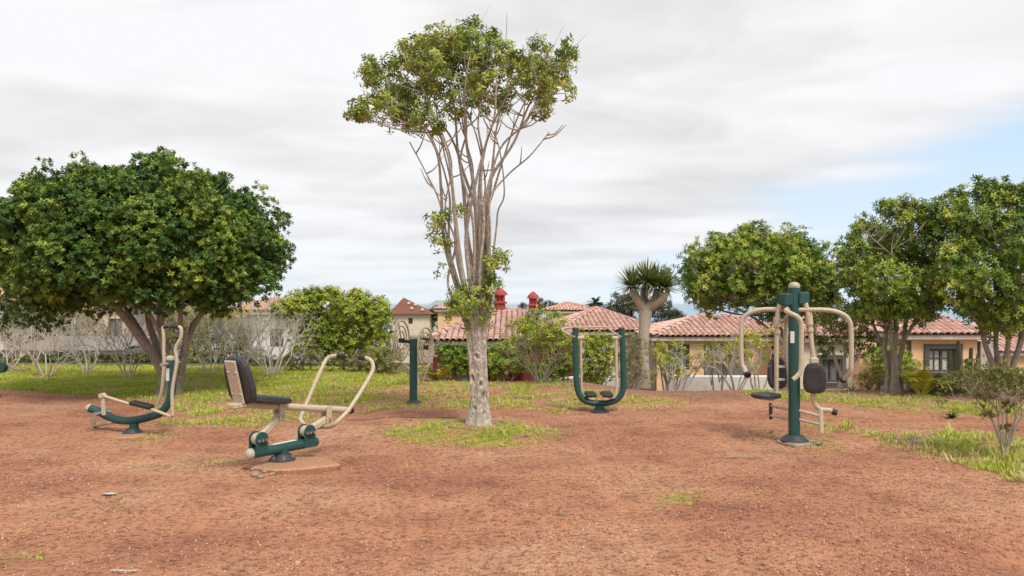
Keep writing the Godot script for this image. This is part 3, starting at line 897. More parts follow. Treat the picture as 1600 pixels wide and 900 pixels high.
func make_right_trees() -> void:
	var pal := [Color(0.075, 0.14, 0.026), Color(0.14, 0.225, 0.036), Color(0.26, 0.34, 0.048), Color(0.44, 0.47, 0.075)]
	var kinds := [sprig(9, 0.50, 0.24, 0.15, 1.0, M.leaf), sprig(8, 0.55, 0.24, 0.2, 0.9, M.leaf, 0.2)]
	# 1: broad crown behind the chest press
	var d := 17.0
	var at := stand(1228, d)
	var t := thing("broad_tree", at, "broad leafy tree rising right behind the chest press post", "tree", "leafy trees in front of the villas")
	var lumps := shell(survey(1185, 435, d), Vector3(1.75, 0.98, 1.5), 58, 0.38, 125, -0.75)
	lumps.append_array(ragged(survey(1185, 435, d), Vector3(1.75, 0.98, 1.5), 60, 0.17, 20, -0.6))
	for k in [[1085, 440, 0.3], [1080, 400, 0.25], [1110, 480, 0.3], [1260, 410, 0.42], [1280, 440, 0.35], [1150, 385, 0.35], [1190, 375, 0.3], [1240, 385, 0.33], [1290, 465, 0.3], [1200, 490, 0.3], [1240, 490, 0.3], [1095, 460, 0.22], [1220, 500, 0.28], [1275, 490, 0.28], [1300, 485, 0.22]]:
		lumps.append([survey(k[0], k[1], d + rr(-0.6, 0.6)), Vector3(k[2], k[2] * 0.85, k[2]), int(k[2] * k[2] * 950)])
	var g := Geo.new()
	limbs(g, Vector3.ZERO, [[px_path(at, [[1228, 605], [1230, 560], [1222, 520], [1200, 480], [1170, 440]], d), [0.087, 0.062, 0.053, 0.038, 0.018]], [px_path(at, [[1230, 570, 0.1], [1238, 520, 0.3], [1250, 470, 0.4], [1260, 420, 0.5]], d), [0.053, 0.044, 0.031, 0.018]], [px_path(at, [[1226, 540, -0.1], [1190, 505, -0.4], [1130, 470, -0.6]], d), [0.038, 0.028, 0.016]]], off(lumps, at), 0.012)
	g.tube([Vector3(0, -0.8, 0), Vector3(0, 0.3, 0)], [0.2, 0.14], 10)
	part(t, "trunk", g, M.bark_grey)
	crown(t, "crown", lumps, kinds, 0.138, pal, 0.5, 0.35)
	# 2: tree with a stout trunk left of the palm
	d = 13.7
	at = stand(1397, d)
	t = thing("broad_tree", at, "leafy tree with a stout grey trunk next to the yellowish palm", "tree", "leafy trees in front of the villas")
	lumps = []
	for k in [[1345, 425, 0.42], [1370, 400, 0.42], [1400, 390, 0.48], [1440, 375, 0.42], [1425, 420, 0.5], [1380, 440, 0.5], [1345, 460, 0.32], [1400, 465, 0.45], [1440, 455, 0.42], [1470, 420, 0.42], [1470, 360, 0.36], [1450, 335, 0.26], [1480, 325, 0.26], [1495, 345, 0.26], [1410, 345, 0.18], [1385, 325, 0.1], [1340, 385, 0.18], [1345, 360, 0.14], [1375, 370, 0.22], [1325, 405, 0.18], [1335, 440, 0.25], [1430, 490, 0.26], [1370, 490, 0.26], [1455, 480, 0.25], [1415, 325, 0.1], [1500, 310, 0.13], [1352, 488, 0.28], [1392, 492, 0.28], [1338, 498, 0.18], [1410, 478, 0.3]]:
		lumps.append([survey(k[0], k[1], d + rr(-1.0, 1.0) * minf(1.0, k[2] * 2.2)), Vector3(k[2], k[2] * 0.85, k[2]), int(k[2] * k[2] * 1080) + 8])
		for e in 3: lumps.append([lumps[-1 - e][0] + rdir() * k[2] * 1.15, Vector3.ONE * rr(0.07, 0.16), 12])
	g = Geo.new()
	limbs(g, Vector3.ZERO, [
		[px_path(at, [[1384, 619], [1387, 580], [1382, 545], [1384, 510], [1370, 465], [1352, 430]], d), [0.062, 0.046, 0.044, 0.038, 0.028, 0.014]],
		[px_path(at, [[1408, 619, 0.05], [1404, 575, 0.1], [1412, 535, 0.15], [1416, 500, 0.2], [1428, 450, 0.3], [1450, 385, 0.4]], d), [0.062, 0.046, 0.044, 0.038, 0.028, 0.014]],
		[px_path(at, [[1396, 619, -0.12], [1397, 560, -0.14], [1400, 515, -0.2], [1398, 450, -0.3], [1393, 390, -0.3]], d), [0.062, 0.050, 0.041, 0.028, 0.014]],
		[px_path(at, [[1391, 619, 0.12], [1393, 570, 0.14], [1374, 530, 0.2], [1360, 495, 0.3], [1345, 450, 0.4]], d), [0.050, 0.041, 0.031, 0.025, 0.013]],
		[px_path(at, [[1402, 612, -0.1], [1400, 565, -0.2], [1392, 525, -0.28], [1396, 480, -0.35], [1415, 430, -0.5]], d), [0.050, 0.038, 0.034, 0.025, 0.013]],
		[px_path(at, [[1406, 540, 0.1], [1422, 515, -0.1], [1436, 490, -0.3], [1460, 430, -0.5]], d), [0.038, 0.031, 0.025, 0.013]],
		[px_path(at, [[1440, 400, 0.3], [1465, 345, 0.2], [1485, 305, 0.2]], d), [0.018, 0.013, 0.005]], [px_path(at, [[1395, 400, -0.2], [1360, 370, -0.2], [1340, 350, -0.2]], d), [0.016, 0.010, 0.004]]], off(lumps, at), 0.010)
	g.tube([Vector3(0, -0.15, 0), Vector3(0, 0.12, 0), Vector3(0, 0.5, 0)], [0.22, 0.14, 0.04], 12, 4, true, func(a, v): return 1.0 + 0.13 * sin(a * 4.0 + v * 2.0))
	part(t, "trunk", g, M.bark_grey)
	crown(t, "crown", lumps, kinds, 0.13, pal, 0.5, 0.4)
	# 3: at the right edge
	d = 13.0
	at = stand(1562, d)
	t = thing("broad_tree", at, "leafy tree with dark splayed stems at the right edge", "tree", "leafy trees in front of the villas")
	lumps = []
	for k in [[1510, 420, 0.42], [1540, 390, 0.45], [1575, 370, 0.48], [1560, 330, 0.36], [1540, 310, 0.2], [1590, 310, 0.2], [1600, 350, 0.42], [1520, 370, 0.3], [1500, 450, 0.35], [1540, 450, 0.5], [1590, 430, 0.5], [1620, 400, 0.5], [1640, 350, 0.4], [1560, 480, 0.4], [1515, 480, 0.3], [1610, 470, 0.4], [1660, 430, 0.5], [1490, 400, 0.28], [1530, 340, 0.22], [1580, 500, 0.28], [1640, 480, 0.35], [1690, 400, 0.45], [1535, 298, 0.1], [1575, 300, 0.12], [1600, 300, 0.12], [1545, 500, 0.22], [1568, 505, 0.28], [1600, 508, 0.28]]:
		lumps.append([survey(k[0], k[1], d + rr(-1.0, 1.0) * minf(1.0, k[2] * 2.2)), Vector3(k[2], k[2] * 0.85, k[2]), int(k[2] * k[2] * 1080) + 8])
		for e in 3: lumps.append([lumps[-1 - e][0] + rdir() * k[2] * 1.15, Vector3.ONE * rr(0.07, 0.16), 12])
	g = Geo.new()
	limbs(g, Vector3.ZERO, [
		[px_path(at, [[1556, 620], [1552, 575], [1540, 540], [1532, 505], [1525, 460]], d), [0.075, 0.050, 0.041, 0.034, 0.018]],
		[px_path(at, [[1560, 620, 0.1], [1560, 575, 0.1], [1556, 535, 0.2], [1560, 490, 0.3], [1550, 410, 0.4]], d), [0.069, 0.050, 0.038, 0.031, 0.018]],
		[px_path(at, [[1565, 620, -0.1], [1570, 575, -0.1], [1576, 530, -0.2], [1580, 485, -0.3], [1585, 400, -0.3]], d), [0.069, 0.050, 0.038, 0.031, 0.018]],
		[px_path(at, [[1568, 620, 0.0], [1582, 575, 0.0], [1597, 530, 0.1], [1615, 480, 0.1], [1640, 420, 0.2]], d), [0.069, 0.050, 0.041, 0.031, 0.018]],
		[px_path(at, [[1575, 585, 0.2], [1590, 545, 0.4], [1600, 500, 0.6], [1620, 440, 0.9]], d), [0.038, 0.031, 0.025, 0.018]]], off(lumps, at), 0.010)
	g.tube([Vector3(0, -0.25, 0), Vector3(0, 0.1, 0), Vector3(0, 0.35, 0)], [0.28, 0.2, 0.14], 12, 4)
	part(t, "trunk", g, M.bark_brown)
	crown(t, "crown", lumps, kinds, 0.13, pal, 0.5, 0.4)
	# 4: low tree under them, trunk by the grey wall
	d = 14.9
	at = stand(1316, d)
	t = thing("low_tree", at, "small low tree with pale trunk beside the grey wall corner", "tree")
	lumps = []
	for k in [[1285, 515, 0.3], [1310, 505, 0.32], [1335, 515, 0.3], [1355, 530, 0.24], [1285, 545, 0.25], [1315, 535, 0.3], [1340, 548, 0.2], [1268, 530, 0.22], [1295, 495, 0.22], [1365, 545, 0.14]]:
		lumps.append([survey(k[0], k[1], d + rr(-0.35, 0.35)), Vector3(k[2], k[2] * 0.85, k[2]), int(k[2] * k[2] * 620)])
	g = Geo.new()
	limbs(g, Vector3.ZERO, [[px_path(at, [[1314, 606], [1316, 590], [1308, 570], [1300, 545]], d), [0.081, 0.046, 0.038, 0.018]], [px_path(at, [[1320, 606], [1321, 588], [1332, 570], [1346, 548]], d), [0.069, 0.041, 0.025, 0.016]], [px_path(at, [[1318, 600], [1320, 575], [1320, 540]], d), [0.050, 0.031, 0.018]]], off(lumps, at), 0.01)
	part(t, "trunk", g, M.bark_white)
	crown(t, "crown", lumps, kinds, 0.12, [Color(0.10, 0.15, 0.02), Color(0.17, 0.215, 0.035), Color(0.26, 0.28, 0.055)], 0.5, 0.5)

func bush(called: String, px: float, d: float, blobs: Array, dens: float, size: float, pal: Array, kinds: Array, label: String, category := "bush", group := "") -> void:
	var at := stand(px, d)
	var t := thing(called, at, label, category, group)
	var lumps := []
	for k in blobs:
		lumps.append([survey(k[0], k[1], d + (k[3] if k.size() > 3 else rr(-0.3, 0.3) * k[2] * 2.0)), Vector3(k[2], k[2] * 0.85, k[2]), int(k[2] * k[2] * dens * 1.9) + 4])
	var g := Geo.new()
	for L in lumps:
		var e: Vector3 = L[0] - at
		var f := Vector3(e.x * 0.25 + rr(-0.1, 0.1), -0.15, e.z * 0.25)
		g.tube([f, f.lerp(e, 0.55) + Vector3(rr(-0.08, 0.08), 0.05, rr(-0.05, 0.05)), e], [0.028, 0.02, 0.008], 5, 3)
		for q in 4: g.tube([f.lerp(e, 0.6), e + rdir() * L[1] * 0.8], [0.01, 0.004], 4, 0, false)
	part(t, "stems", g, M.bark_grey)
	crown(t, "foliage", lumps, kinds, size, pal, 0.55, 0.4)

func bare_shrub(px: float, d: float, wide: float, high: float, stems: int, label: String, tilt := 0.0, pal := [], leaves := 0, levels := 4, m: Material = null) -> void:
	var at := stand(px, d)
	var t := thing("bare_shrub" if leaves == 0 else "pruned_shrub", at, label, "shrub", "pruned shrubs along the lawn edge")
	var g := Geo.new()
	var tips := []
	for s in stems:
		var a := TAU * (s + rr(-0.25, 0.25)) / stems
		var lean := rr(0.55, 1.0)
		var out := Vector3(cos(a) * wide * 0.5 * lean + tilt, 0, sin(a) * wide * 0.35 * lean)
		var dir := (out * 0.9 + Vector3.UP * high * rr(0.7, 1.0)).normalized()
		fork(g, Vector3(cos(a), -0.6, sin(a)) * 0.06, dir, high * rr(0.30, 0.45), 0.019 * rr(0.75, 1.25), levels, tips, high, wide)
	part(t, "stems", g, m if m else M.bark_white)
	if leaves > 0:
		var lumps := []
		for e in tips:
			if rng.randf() < (0.3 if tips.size() < 220 else 0.07): lumps.append([at + e, Vector3.ONE * 0.10, leaves])
		crown(t, "leaves", lumps, [sprig(6, 0.62, 0.24, 0.2, 0.9, M.leaf_dull)], 0.13, pal, 0.8, 0.6)

func fork(g: Geo, p: Vector3, dir: Vector3, length: float, r: float, level: int, tips: Array, high: float, wide: float) -> void:
	var bend := (dir + Vector3(rr(-0.25, 0.25), rr(-0.05, 0.22), rr(-0.25, 0.25))).normalized()
	var mid := p + dir * length * 0.5
	var e := mid + bend * length * 0.5
	g.tube([p, mid, e], [r, r * 0.86, r * 0.74], 6 if level > 1 else 4, 3 if level > 1 else 2, level == 0)
	if level == 0:
		tips.append(e)
		return
	var n := 2 if rng.randf() < 0.55 else 3
	var turn := rr(0, TAU)
	for k in n:
		var side := along_basis(bend, turn + TAU * k / n) * Vector3(1, 0, 0)
		var nd := (bend + side * rr(0.45, 0.85) + Vector3.UP * 0.12).normalized()
		fork(g, e - bend * r * 0.5, nd, length * rr(0.52, 0.76), r * rr(0.62, 0.74), level - 1, tips, high, wide)

func frond(g: Geo, base: Vector3, dir: Vector3, length: float, droop: float, leaflets: int, width: float, leaflet: float) -> void:
	var pts := []
	for i in 7:
		var u := i / 6.0
		pts.append(base + dir * length * u + Vector3.DOWN * droop * length * u * u)
	g.tube(pts, [width * 0.35, width * 0.1], 5, 0, false)
	for i in leaflets:
		var u := 0.15 + 0.83 * i / leaflets
		var j := int(u * 6.0)
		var p: Vector3 = pts[j].lerp(pts[mini(j + 1, 6)], u * 6.0 - j)
		var fwd: Vector3 = (pts[mini(j + 1, 6)] - pts[maxi(j - 1, 0)]).normalized()
		var side := fwd.cross(Vector3.UP).normalized()
		var ln := leaflet * (sin(u * PI * 0.85 + 0.35)) * rr(0.85, 1.1)
		for s in [-1.0, 1.0]:
			var out: Vector3 = (side * s + fwd * 0.75 + Vector3.UP * rr(0.05, 0.35)).normalized()
			g.blade(p, out, fwd.cross(out).cross(out).normalized(), ln, width, 0.35, 3)

func make_plants() -> void:
	# dragon tree
	var d := 15.2
	var at := stand(1006, d)
	var t := thing("dragon_tree", at, "dragon tree with a thick grey trunk forking into two spiky heads", "tree")
	var g := Geo.new()
	g.tube(px_path(at, [[1006, 606], [1006, 590], [1005, 550], [1007, 510], [1009, 488], [1009, 478]], d), [0.15, 0.125, 0.105, 0.11, 0.135, 0.10], 16, 6, true, func(a, v): return 1.0 + 0.035 * sin(a * 7.0 + v * 9.0))
	part(t, "trunk", g, M.bark_twig)
	for b in [[[[1006, 482], [997, 470], [988, 452]], 987, 447], [[[1012, 482], [1022, 470], [1028, 452]], 1026, 444], [[[1014, 480, 0.0], [1032, 470, -0.15], [1040, 458, -0.2]], 1038, 450], [[[1010, 482, 0.1], [1006, 466, 0.3], [1010, 446, 0.4]], 1010, 440]]:
		var lg := Geo.new()
		lg.tube(px_path(at, b[0], d), [0.11, 0.085, 0.07], 10, 5)
		part(t, "limb", lg, M.bark_twig)
		var hg := Geo.new()
		var c := survey(b[1], b[2], d) - at
		for k in 270:
			var dir := rdir()
			dir.y = absf(dir.y) * 1.1 - 0.25
			dir = dir.normalized()
			hg.col = [Color(0.16, 0.22, 0.08), Color(0.24, 0.30, 0.115), Color(0.36, 0.38, 0.17), Color(0.12, 0.17, 0.07)][k % 4]
			hg.blade(c + dir * 0.04, dir, dir.cross(Vector3.UP).normalized(), rr(0.38, 0.53), 0.034, rr(0.0, 0.13), 3)
		for k in 16:
			var a := rr(0, TAU)
			hg.col = Color(0.32, 0.26, 0.16)
			hg.blade(c + Vector3(cos(a) * 0.08, -0.02, sin(a) * 0.08), Vector3(cos(a) * 0.75, -0.2, sin(a) * 0.75).normalized(), Vector3(-sin(a), 0, cos(a)), rr(0.2, 0.32), 0.028, 0.8, 3)
		part(t, "leaf_head", hg, M.leaf_dull)
	# areca palm
	d = 13.4
	at = stand(1440, d)
	t = thing("palm", at, "bushy yellowish palm with arching fronds under the villa window", "palm")
	for k in 17:
		var a := rr(0, TAU)
		var fg := Geo.new()
		var tone := rng.randf()
		fg.col = Color(0.30, 0.34, 0.04).lerp(Color(0.68, 0.58, 0.07), tone)
		frond(fg, Vector3(cos(a), 0, sin(a)) * 0.07, Vector3(cos(a) * rr(0.3, 0.9), rr(0.9, 1.3), sin(a) * rr(0.3, 0.9)).normalized(), rr(0.8, 1.2), rr(0.35, 0.8), 13, 0.028, 0.26)
		part(t, "frond", fg, M.leaf_dull)
	# cactus
	d = 14.0
	at = stand(1502, d)
	t = thing("columnar_cactus", at, "cluster of upright green cactus columns by the villa corner", "cactus")
	for k in [[-0.16, 0.75, 0.05], [-0.05, 0.95, 0.045], [0.05, 0.62, 0.05], [0.14, 0.82, 0.04], [0.2, 0.55, 0.045], [-0.24, 0.5, 0.045], [0.0, 0.45, 0.05], [0.27, 0.68, 0.036]]:
		var cg := Geo.new()
		var z := rr(-0.15, 0.15)
		k[2] *= 0.75
		cg.tube([Vector3(k[0] * 0.8, -0.08, z), Vector3(k[0], k[1] * 0.5, z), Vector3(k[0] * 1.08, k[1] * 0.94, z), Vector3(k[0] * 1.08, k[1], z)], [k[2], k[2] * 1.05, k[2], k[2] * 0.35], 24, 5, true, func(a, _v): return 1.0 + 0.16 * sin(a * 6.0))
		part(t, "column", cg, M.cactus)
	# small rosettes
	for q in [[1331, 604, 0.30, 22, Color(0.34, 0.36, 0.20), "agave", "pale spiky agave at the foot of the small low tree", "agave"], [1487, 651, 0.20, 34, Color(0.06, 0.10, 0.035), "fern", "small dark green rosette plant on the bare slope", "plant"], [1205, 676, 0.10, 12, Color(0.15, 0.18, 0.04), "weed", "small green weed left of the chest press base", "weed"], [1280, 692, 0.12, 20, Color(0.25, 0.26, 0.06), "weed", "yellow green weed right of the chest press base", "weed"]]:
		var pg := Geo.new()
		for k in q[3]:
			var a := rr(0, TAU); var up := rr(0.25, 1.3)
			pg.col = q[4] * rr(0.75, 1.25)
			pg.blade(Vector3.ZERO, Vector3(cos(a), up, sin(a)).normalized(), Vector3(-sin(a), 0, cos(a)), q[2] * rr(0.7, 1.1), q[2] * 0.13, rr(0.05, 0.4), 3)
		single(q[5], ground_at(q[0], q[1]), pg, M.leaf_dull, q[6], q[7])
	# yellow frond plant by the wheel post
	d = 16.0
	at = stand(684, d)
	t = thing("cycad", at, "yellow green frond plant beside the red house wall", "plant")
	for k in 14:
		var a := rr(0, TAU)
		var fg := Geo.new()
		fg.col = Color(0.22, 0.27, 0.04).lerp(Color(0.45, 0.38, 0.06), rng.randf())
		frond(fg, Vector3(0, -0.05, 0), Vector3(cos(a) * 0.7, rr(0.6, 1.3), sin(a) * 0.7).normalized(), rr(0.5, 0.85), 0.35, 12, 0.028, 0.2)
		part(t, "frond", fg, M.leaf_dull)

	# bushes
	var fine := [sprig(9, 0.50, 0.24, 0.15, 1.0, M.leaf), sprig(8, 0.55, 0.24, 0.2, 0.9, M.leaf, 0.2)]
	var dull := [sprig(8, 0.50, 0.2, 0.15, 1.0, M.leaf_dull), sprig(7, 0.55, 0.2, 0.2, 0.8, M.leaf_dull)]
	var green := [Color(0.09, 0.16, 0.022), Color(0.17, 0.25, 0.035), Color(0.29, 0.35, 0.055)]
	var lime := [Color(0.16, 0.23, 0.025), Color(0.28, 0.34, 0.04), Color(0.44, 0.45, 0.065)]
	var olive := [Color(0.14, 0.155, 0.05), Color(0.24, 0.24, 0.085), Color(0.35, 0.32, 0.13)]
	var dry := [Color(0.14, 0.125, 0.055), Color(0.23, 0.20, 0.09), Color(0.20, 0.21, 0.07)]
	bush("leafy_bush", 525, 20.0, [[470, 480, 0.5], [510, 475, 0.5], [550, 485, 0.55], [585, 500, 0.5], [590, 535, 0.45], [545, 525, 0.6], [500, 520, 0.55], [460, 510, 0.45], [440, 485, 0.35], [530, 555, 0.5], [575, 560, 0.4], [490, 465, 0.3], [560, 470, 0.35], [520, 460, 0.2], [590, 480, 0.3], [480, 545, 0.4]], 460, 0.17, lime, fine, "large round lime green bush left of the brown roofed house")
	bush("clipped_shrub", 480, 18.0, [[470, 562, 0.36], [490, 560, 0.3], [455, 570, 0.26]], 420, 0.12, dry, dull, "low dry brownish shrub behind the rower backrest, next to the bare shrub", "shrub", "dry clipped shrubs")
	bush("clipped_shrub", 545, 18.2, [[530, 565, 0.32], [555, 568, 0.34], [575, 572, 0.26]], 420, 0.12, dry, dull, "low olive brown shrub seen between the rower handles", "shrub", "dry clipped shrubs")
	bush("leafy_bush", 602, 17.6, [[590, 555, 0.3], [612, 562, 0.3], [600, 572, 0.26], [585, 575, 0.22]], 460, 0.14, olive, dull, "olive bush left of the wheel post, beneath the wheel")
	bush("leafy_bush", 712, 18.0, [[700, 555, 0.3], [722, 558, 0.33], [715, 575, 0.32], [738, 570, 0.3], [700, 578, 0.25]], 520, 0.15, green, fine, "green bush between the wheel post and the slender tree trunk")
	bush("leafy_bush", 782, 18.0, [[765, 560, 0.32], [790, 552, 0.32], [785, 575, 0.34], [810, 565, 0.3], [760, 578, 0.25]], 520, 0.15, green, fine, "green bush just right of the slender tree trunk")
	bush("leafy_bush", 872, 17.6, [[860, 575, 0.26], [882, 570, 0.28], [872, 588, 0.24], [840, 580, 0.24]], 520, 0.14, green, fine, "green bush hiding the red wall just left of the air walker")
	bush("leafy_bush", 930, 17.4, [[915, 545, 0.28], [938, 538, 0.3], [930, 565, 0.32], [950, 560, 0.28], [915, 580, 0.26], [925, 592, 0.24], [945, 585, 0.2]], 520, 0.14, lime, fine, "yellow green bush seen through the air walker frame")
	bush("leafy_bush", 988, 14.6, [[985, 535, 0.22], [998, 548, 0.2], [980, 555, 0.24], [994, 570, 0.22], [984, 590, 0.2], [1012, 590, 0.16]], 240, 0.12, olive, dull, "thin olive bush between the air walker and the dragon tree")
	bush("leafy_bush", 1462, 13.8, [[1450, 608, 0.2], [1470, 604, 0.22], [1488, 610, 0.18], [1435, 612, 0.18], [1500, 612, 0.16]], 900, 0.10, [Color(0.13, 0.16, 0.05), Color(0.22, 0.24, 0.09), Color(0.30, 0.31, 0.13)], dull, "low grey green bush in front of the palm and cactus")
	bush("leafy_bush", 1362, 14.4, [[1350, 595, 0.17], [1366, 590, 0.2], [1380, 600, 0.16]], 700, 0.10, [Color(0.24, 0.20, 0.04), Color(0.38, 0.30, 0.06), Color(0.30, 0.30, 0.07)], dull, "small yellowish bush left of the stout grey trunk")
	bush("leafy_bush", 1430, 21.0, [[1390, 575, 0.5], [1415, 580, 0.5], [1375, 560, 0.4], [1400, 555, 0.35]], 420, 0.15, lime, fine, "lime green bush in the gap between two peach villas")
	bush("leafy_bush", 1045, 16.2, [[1035, 560, 0.22], [1045, 575, 0.24], [1030, 545, 0.18], [1060, 585, 0.18]], 420, 0.14, lime, dull, "light green bush in front of the villa window by the dragon tree")
	bush("leafy_bush", 1120, 16.2, [[1125, 562, 0.22], [1140, 550, 0.2], [1110, 570, 0.18]], 340, 0.13, [Color(0.28, 0.26, 0.04), Color(0.42, 0.37, 0.05), Color(0.24, 0.26, 0.05)], dull, "yellow leaved bush in front of the villa door")
	bush("leafy_bush", 1575, 15.0, [[1570, 608, 0.3], [1600, 612, 0.3], [1545, 612, 0.25], [1630, 610, 0.3]], 420, 0.12, olive, dull, "olive hedge bush behind the twiggy shrub at the right edge")
	# left background
	bush("hedge_bush", 60, 21.0, [[30, 575, 0.4], [60, 572, 0.42], [90, 570, 0.42], [125, 570, 0.4], [0, 575, 0.4], [-35, 570, 0.4]], 460, 0.15, [Color(0.05, 0.08, 0.025), Color(0.09, 0.12, 0.035), Color(0.14, 0.15, 0.05)], fine, "dark hedge under the grey roof at the left edge", "hedge", "dark hedge bushes at the left")
	bush("hedge_bush", 200, 21.0, [[155, 572, 0.36], [185, 570, 0.42], [215, 570, 0.4], [245, 568, 0.4]], 460, 0.15, [Color(0.06, 0.07, 0.025), Color(0.10, 0.11, 0.04), Color(0.15, 0.14, 0.06)], fine, "dark brownish hedge behind the bare shrub next to the big tree trunk", "hedge", "dark hedge bushes at the left")
	bush("leafy_bush", 40, 27.0, [[30, 490, 0.6], [55, 500, 0.7], [15, 515, 0.6], [70, 520, 0.6], [40, 530, 0.7]], 320, 0.2, [Color(0.09, 0.12, 0.04), Color(0.15, 0.18, 0.05), Color(0.22, 0.22, 0.07)], fine, "tall green bush in front of the peach house at the far left", "bush")
	bush("leafy_bush", 115, 26.0, [[100, 500, 0.6], [125, 505, 0.5], [140, 520, 0.5], [95, 525, 0.5], [115, 535, 0.5]], 320, 0.18, olive, dull, "olive bush rising above the grey roof behind the bare shrubs", "bush")
	bush("leafy_bush", 350, 22.5, [[320, 520, 0.5], [345, 510, 0.5], [370, 530, 0.5], [335, 545, 0.5], [305, 540, 0.4], [365, 560, 0.5], [325, 568, 0.5], [400, 560, 0.4], [292, 555, 0.45], [305, 572, 0.45], [275, 568, 0.4]], 260, 0.17, olive, dull, "thin olive bush behind the bare shrubs between big tree and rower", "bush")
	bush("leafy_bush", 430, 19.5, [[440, 572, 0.34], [415, 575, 0.3], [390, 572, 0.3], [365, 575, 0.26]], 420, 0.13, [Color(0.07, 0.07, 0.035), Color(0.12, 0.11, 0.05)], dull, "dark low bush at the foot of the bare grey shrub", "bush")
	bush("background_tree", 250, 40.0, [[215, 500, 1.0], [245, 490, 1.0], [280, 500, 1.1], [310, 505, 1.0], [260, 520, 1.2], [225, 530, 1.0], [300, 530, 1.0]], 130, 0.3, olive, dull, "hazy olive tree between the pink and the white house", "tree", "background trees")
	bush("background_tree", 470, 42.0, [[450, 500, 1.1], [475, 495, 1.0], [500, 505, 1.0], [465, 520, 1.2], [550, 500, 1.1], [590, 505, 1.0], [570, 520, 1.2], [525, 510, 1.2]], 130, 0.3, olive, dull, "olive trees behind the lime green bush", "tree", "background trees")
	bush("background_tree", 1390, 36.0, [[1375, 510, 0.9], [1400, 505, 0.9], [1425, 512, 0.9], [1390, 530, 1.0]], 130, 0.28, green, dull, "green tree behind the gap between the two right villas", "tree", "background trees")
	# pruned bare shrubs
	bare_shrub(72, 16.9, 2.5, 1.35, 7, "bare white shrub with long low limbs left of the elliptical trainer", 0.0, [], 0, 6)
	bare_shrub(135, 17.6, 1.8, 1.4, 7, "bare pale shrub behind the curved elliptical frame, in front of the grey roof", 0.0, [], 0, 6)
	bare_shrub(10, 17.8, 2.0, 1.3, 6, "bare pale shrub at the left edge beneath the peach house", 0.0, [], 0, 6)
	bare_shrub(200, 16.7, 1.7, 1.65, 8, "bare pale shrub right in front of the dark hedge, left of big trunk", 0.0, [], 0, 6)
	bare_shrub(328, 17.2, 1.5, 1.6, 6, "pale shrub with a few yellow leaves behind the rower backrest", 0.1, [Color(0.62, 0.5, 0.08), Color(0.42, 0.40, 0.10)], 2, 6)
	bare_shrub(375, 17.6, 1.6, 1.6, 6, "bare grey shrub just right of the yellow leaved one", 0.0, [], 0, 6)
	bare_shrub(425, 16.8, 2.6, 1.55, 10, "wide bare grey white shrub between the big tree and the rower handles", 0.0, [], 0, 6)
	bare_shrub(845, 15.4, 1.7, 1.2, 12, "big vase shaped shrub with yellow green leaves left of the air walker", 0.0, lime, 4, 6, M.bark_twig)
	bare_shrub(655, 14.9, 0.5, 0.95, 3, "thin little shrub stem right behind the wheel post", 0.0, olive, 3, 3, M.bark_twig)
	bare_shrub(1062, 14.6, 1.4, 0.95, 5, "low sprawling shrub with sparse leaves right of the dragon tree", 0.0, lime, 1, 4)
	bare_shrub(1150, 14.6, 1.1, 1.0, 6, "pale stemmed shrub with yellowish leaf tips left of the chest press", 0.0, lime, 2, 4)
	bare_shrub(1185, 14.8, 0.9, 1.3, 4, "tall pale shrub directly behind the left press arm", 0.0, [Color(0.52, 0.45, 0.06), Color(0.32, 0.34, 0.06)], 3, 4)
	# twiggy shrub at the right
	d = 8.0
	at = stand(1570, d)
	t = thing("twiggy_shrub", at, "twiggy small leaved shrub on a short stem in the right foreground", "shrub")
	g = Geo.new()
	var tips := []
	for s in 8:
		var a := TAU * s / 8.0
		var b0 := Vector3(0.0, 0.16, 0)
		g.tube([Vector3(0.03 * cos(a), -0.05, 0.03 * sin(a)), b0 * 0.7 + Vector3(cos(a), 0, sin(a)) * 0.02, b0 + Vector3(cos(a), 0.2, sin(a)) * 0.05], [0.026, 0.02, 0.016], 6, 3)
		fork(g, b0 + Vector3(cos(a), 0.2, sin(a)) * 0.05, Vector3(cos(a) * 0.30, 1.0, sin(a) * 0.30).normalized(), 0.31, 0.011, 4, tips, 1.0, 0.5)
	part(t, "stems", g, M.bark_twig)
	var lumps := []
	for e in tips: lumps.append([at + e, Vector3.ONE * 0.09, 4])
	for k in [[1535, 625, 0.1], [1560, 608, 0.12], [1590, 612, 0.12], [1610, 625, 0.1], [1575, 635, 0.1], [1545, 650, 0.06], [1600, 600, 0.08], [1575, 670, 0.06], [1625, 640, 0.08]]:
		lumps.append([survey(k[0], k[1], d + rr(-0.15, 0.15)), Vector3(k[2] * 1.25, k[2] * 0.7, k[2]), 34])
	crown(t, "foliage", lumps, [sprig(8, 0.45, 0.24, 0.1, 0.9, M.leaf_dull)], 0.055, [Color(0.11, 0.13, 0.03), Color(0.20, 0.21, 0.06), Color(0.27, 0.25, 0.09)], 0.7, 0.6)
	# lavender patch
	var lg := Geo.new()
	for k in 420:
		var p := Vector3(rr(-0.42, 0.42), 0, rr(-0.3, 0.3))
		if Vector2(p.x / 0.42, p.z / 0.3).length() > 1.0: continue
		var flower := rng.randf() < 0.45
		lg.col = Color(0.36, 0.29, 0.36) * rr(0.8, 1.2) if flower else Color(0.34, 0.31, 0.17) * rr(0.8, 1.2)
		lg.blade(p, Vector3(rr(-0.4, 0.4), 1, rr(-0.4, 0.4)).normalized(), rdir().cross(Vector3.UP).normalized(), rr(0.03, 0.085), 0.013 if flower else 0.008, 0.3, 2)
	single("flower_patch", ground_at(1445, 688), lg, M.leaf_dull, "patch of small purple flowers on the grassy bank", "flowers").set_meta("kind", "stuff")
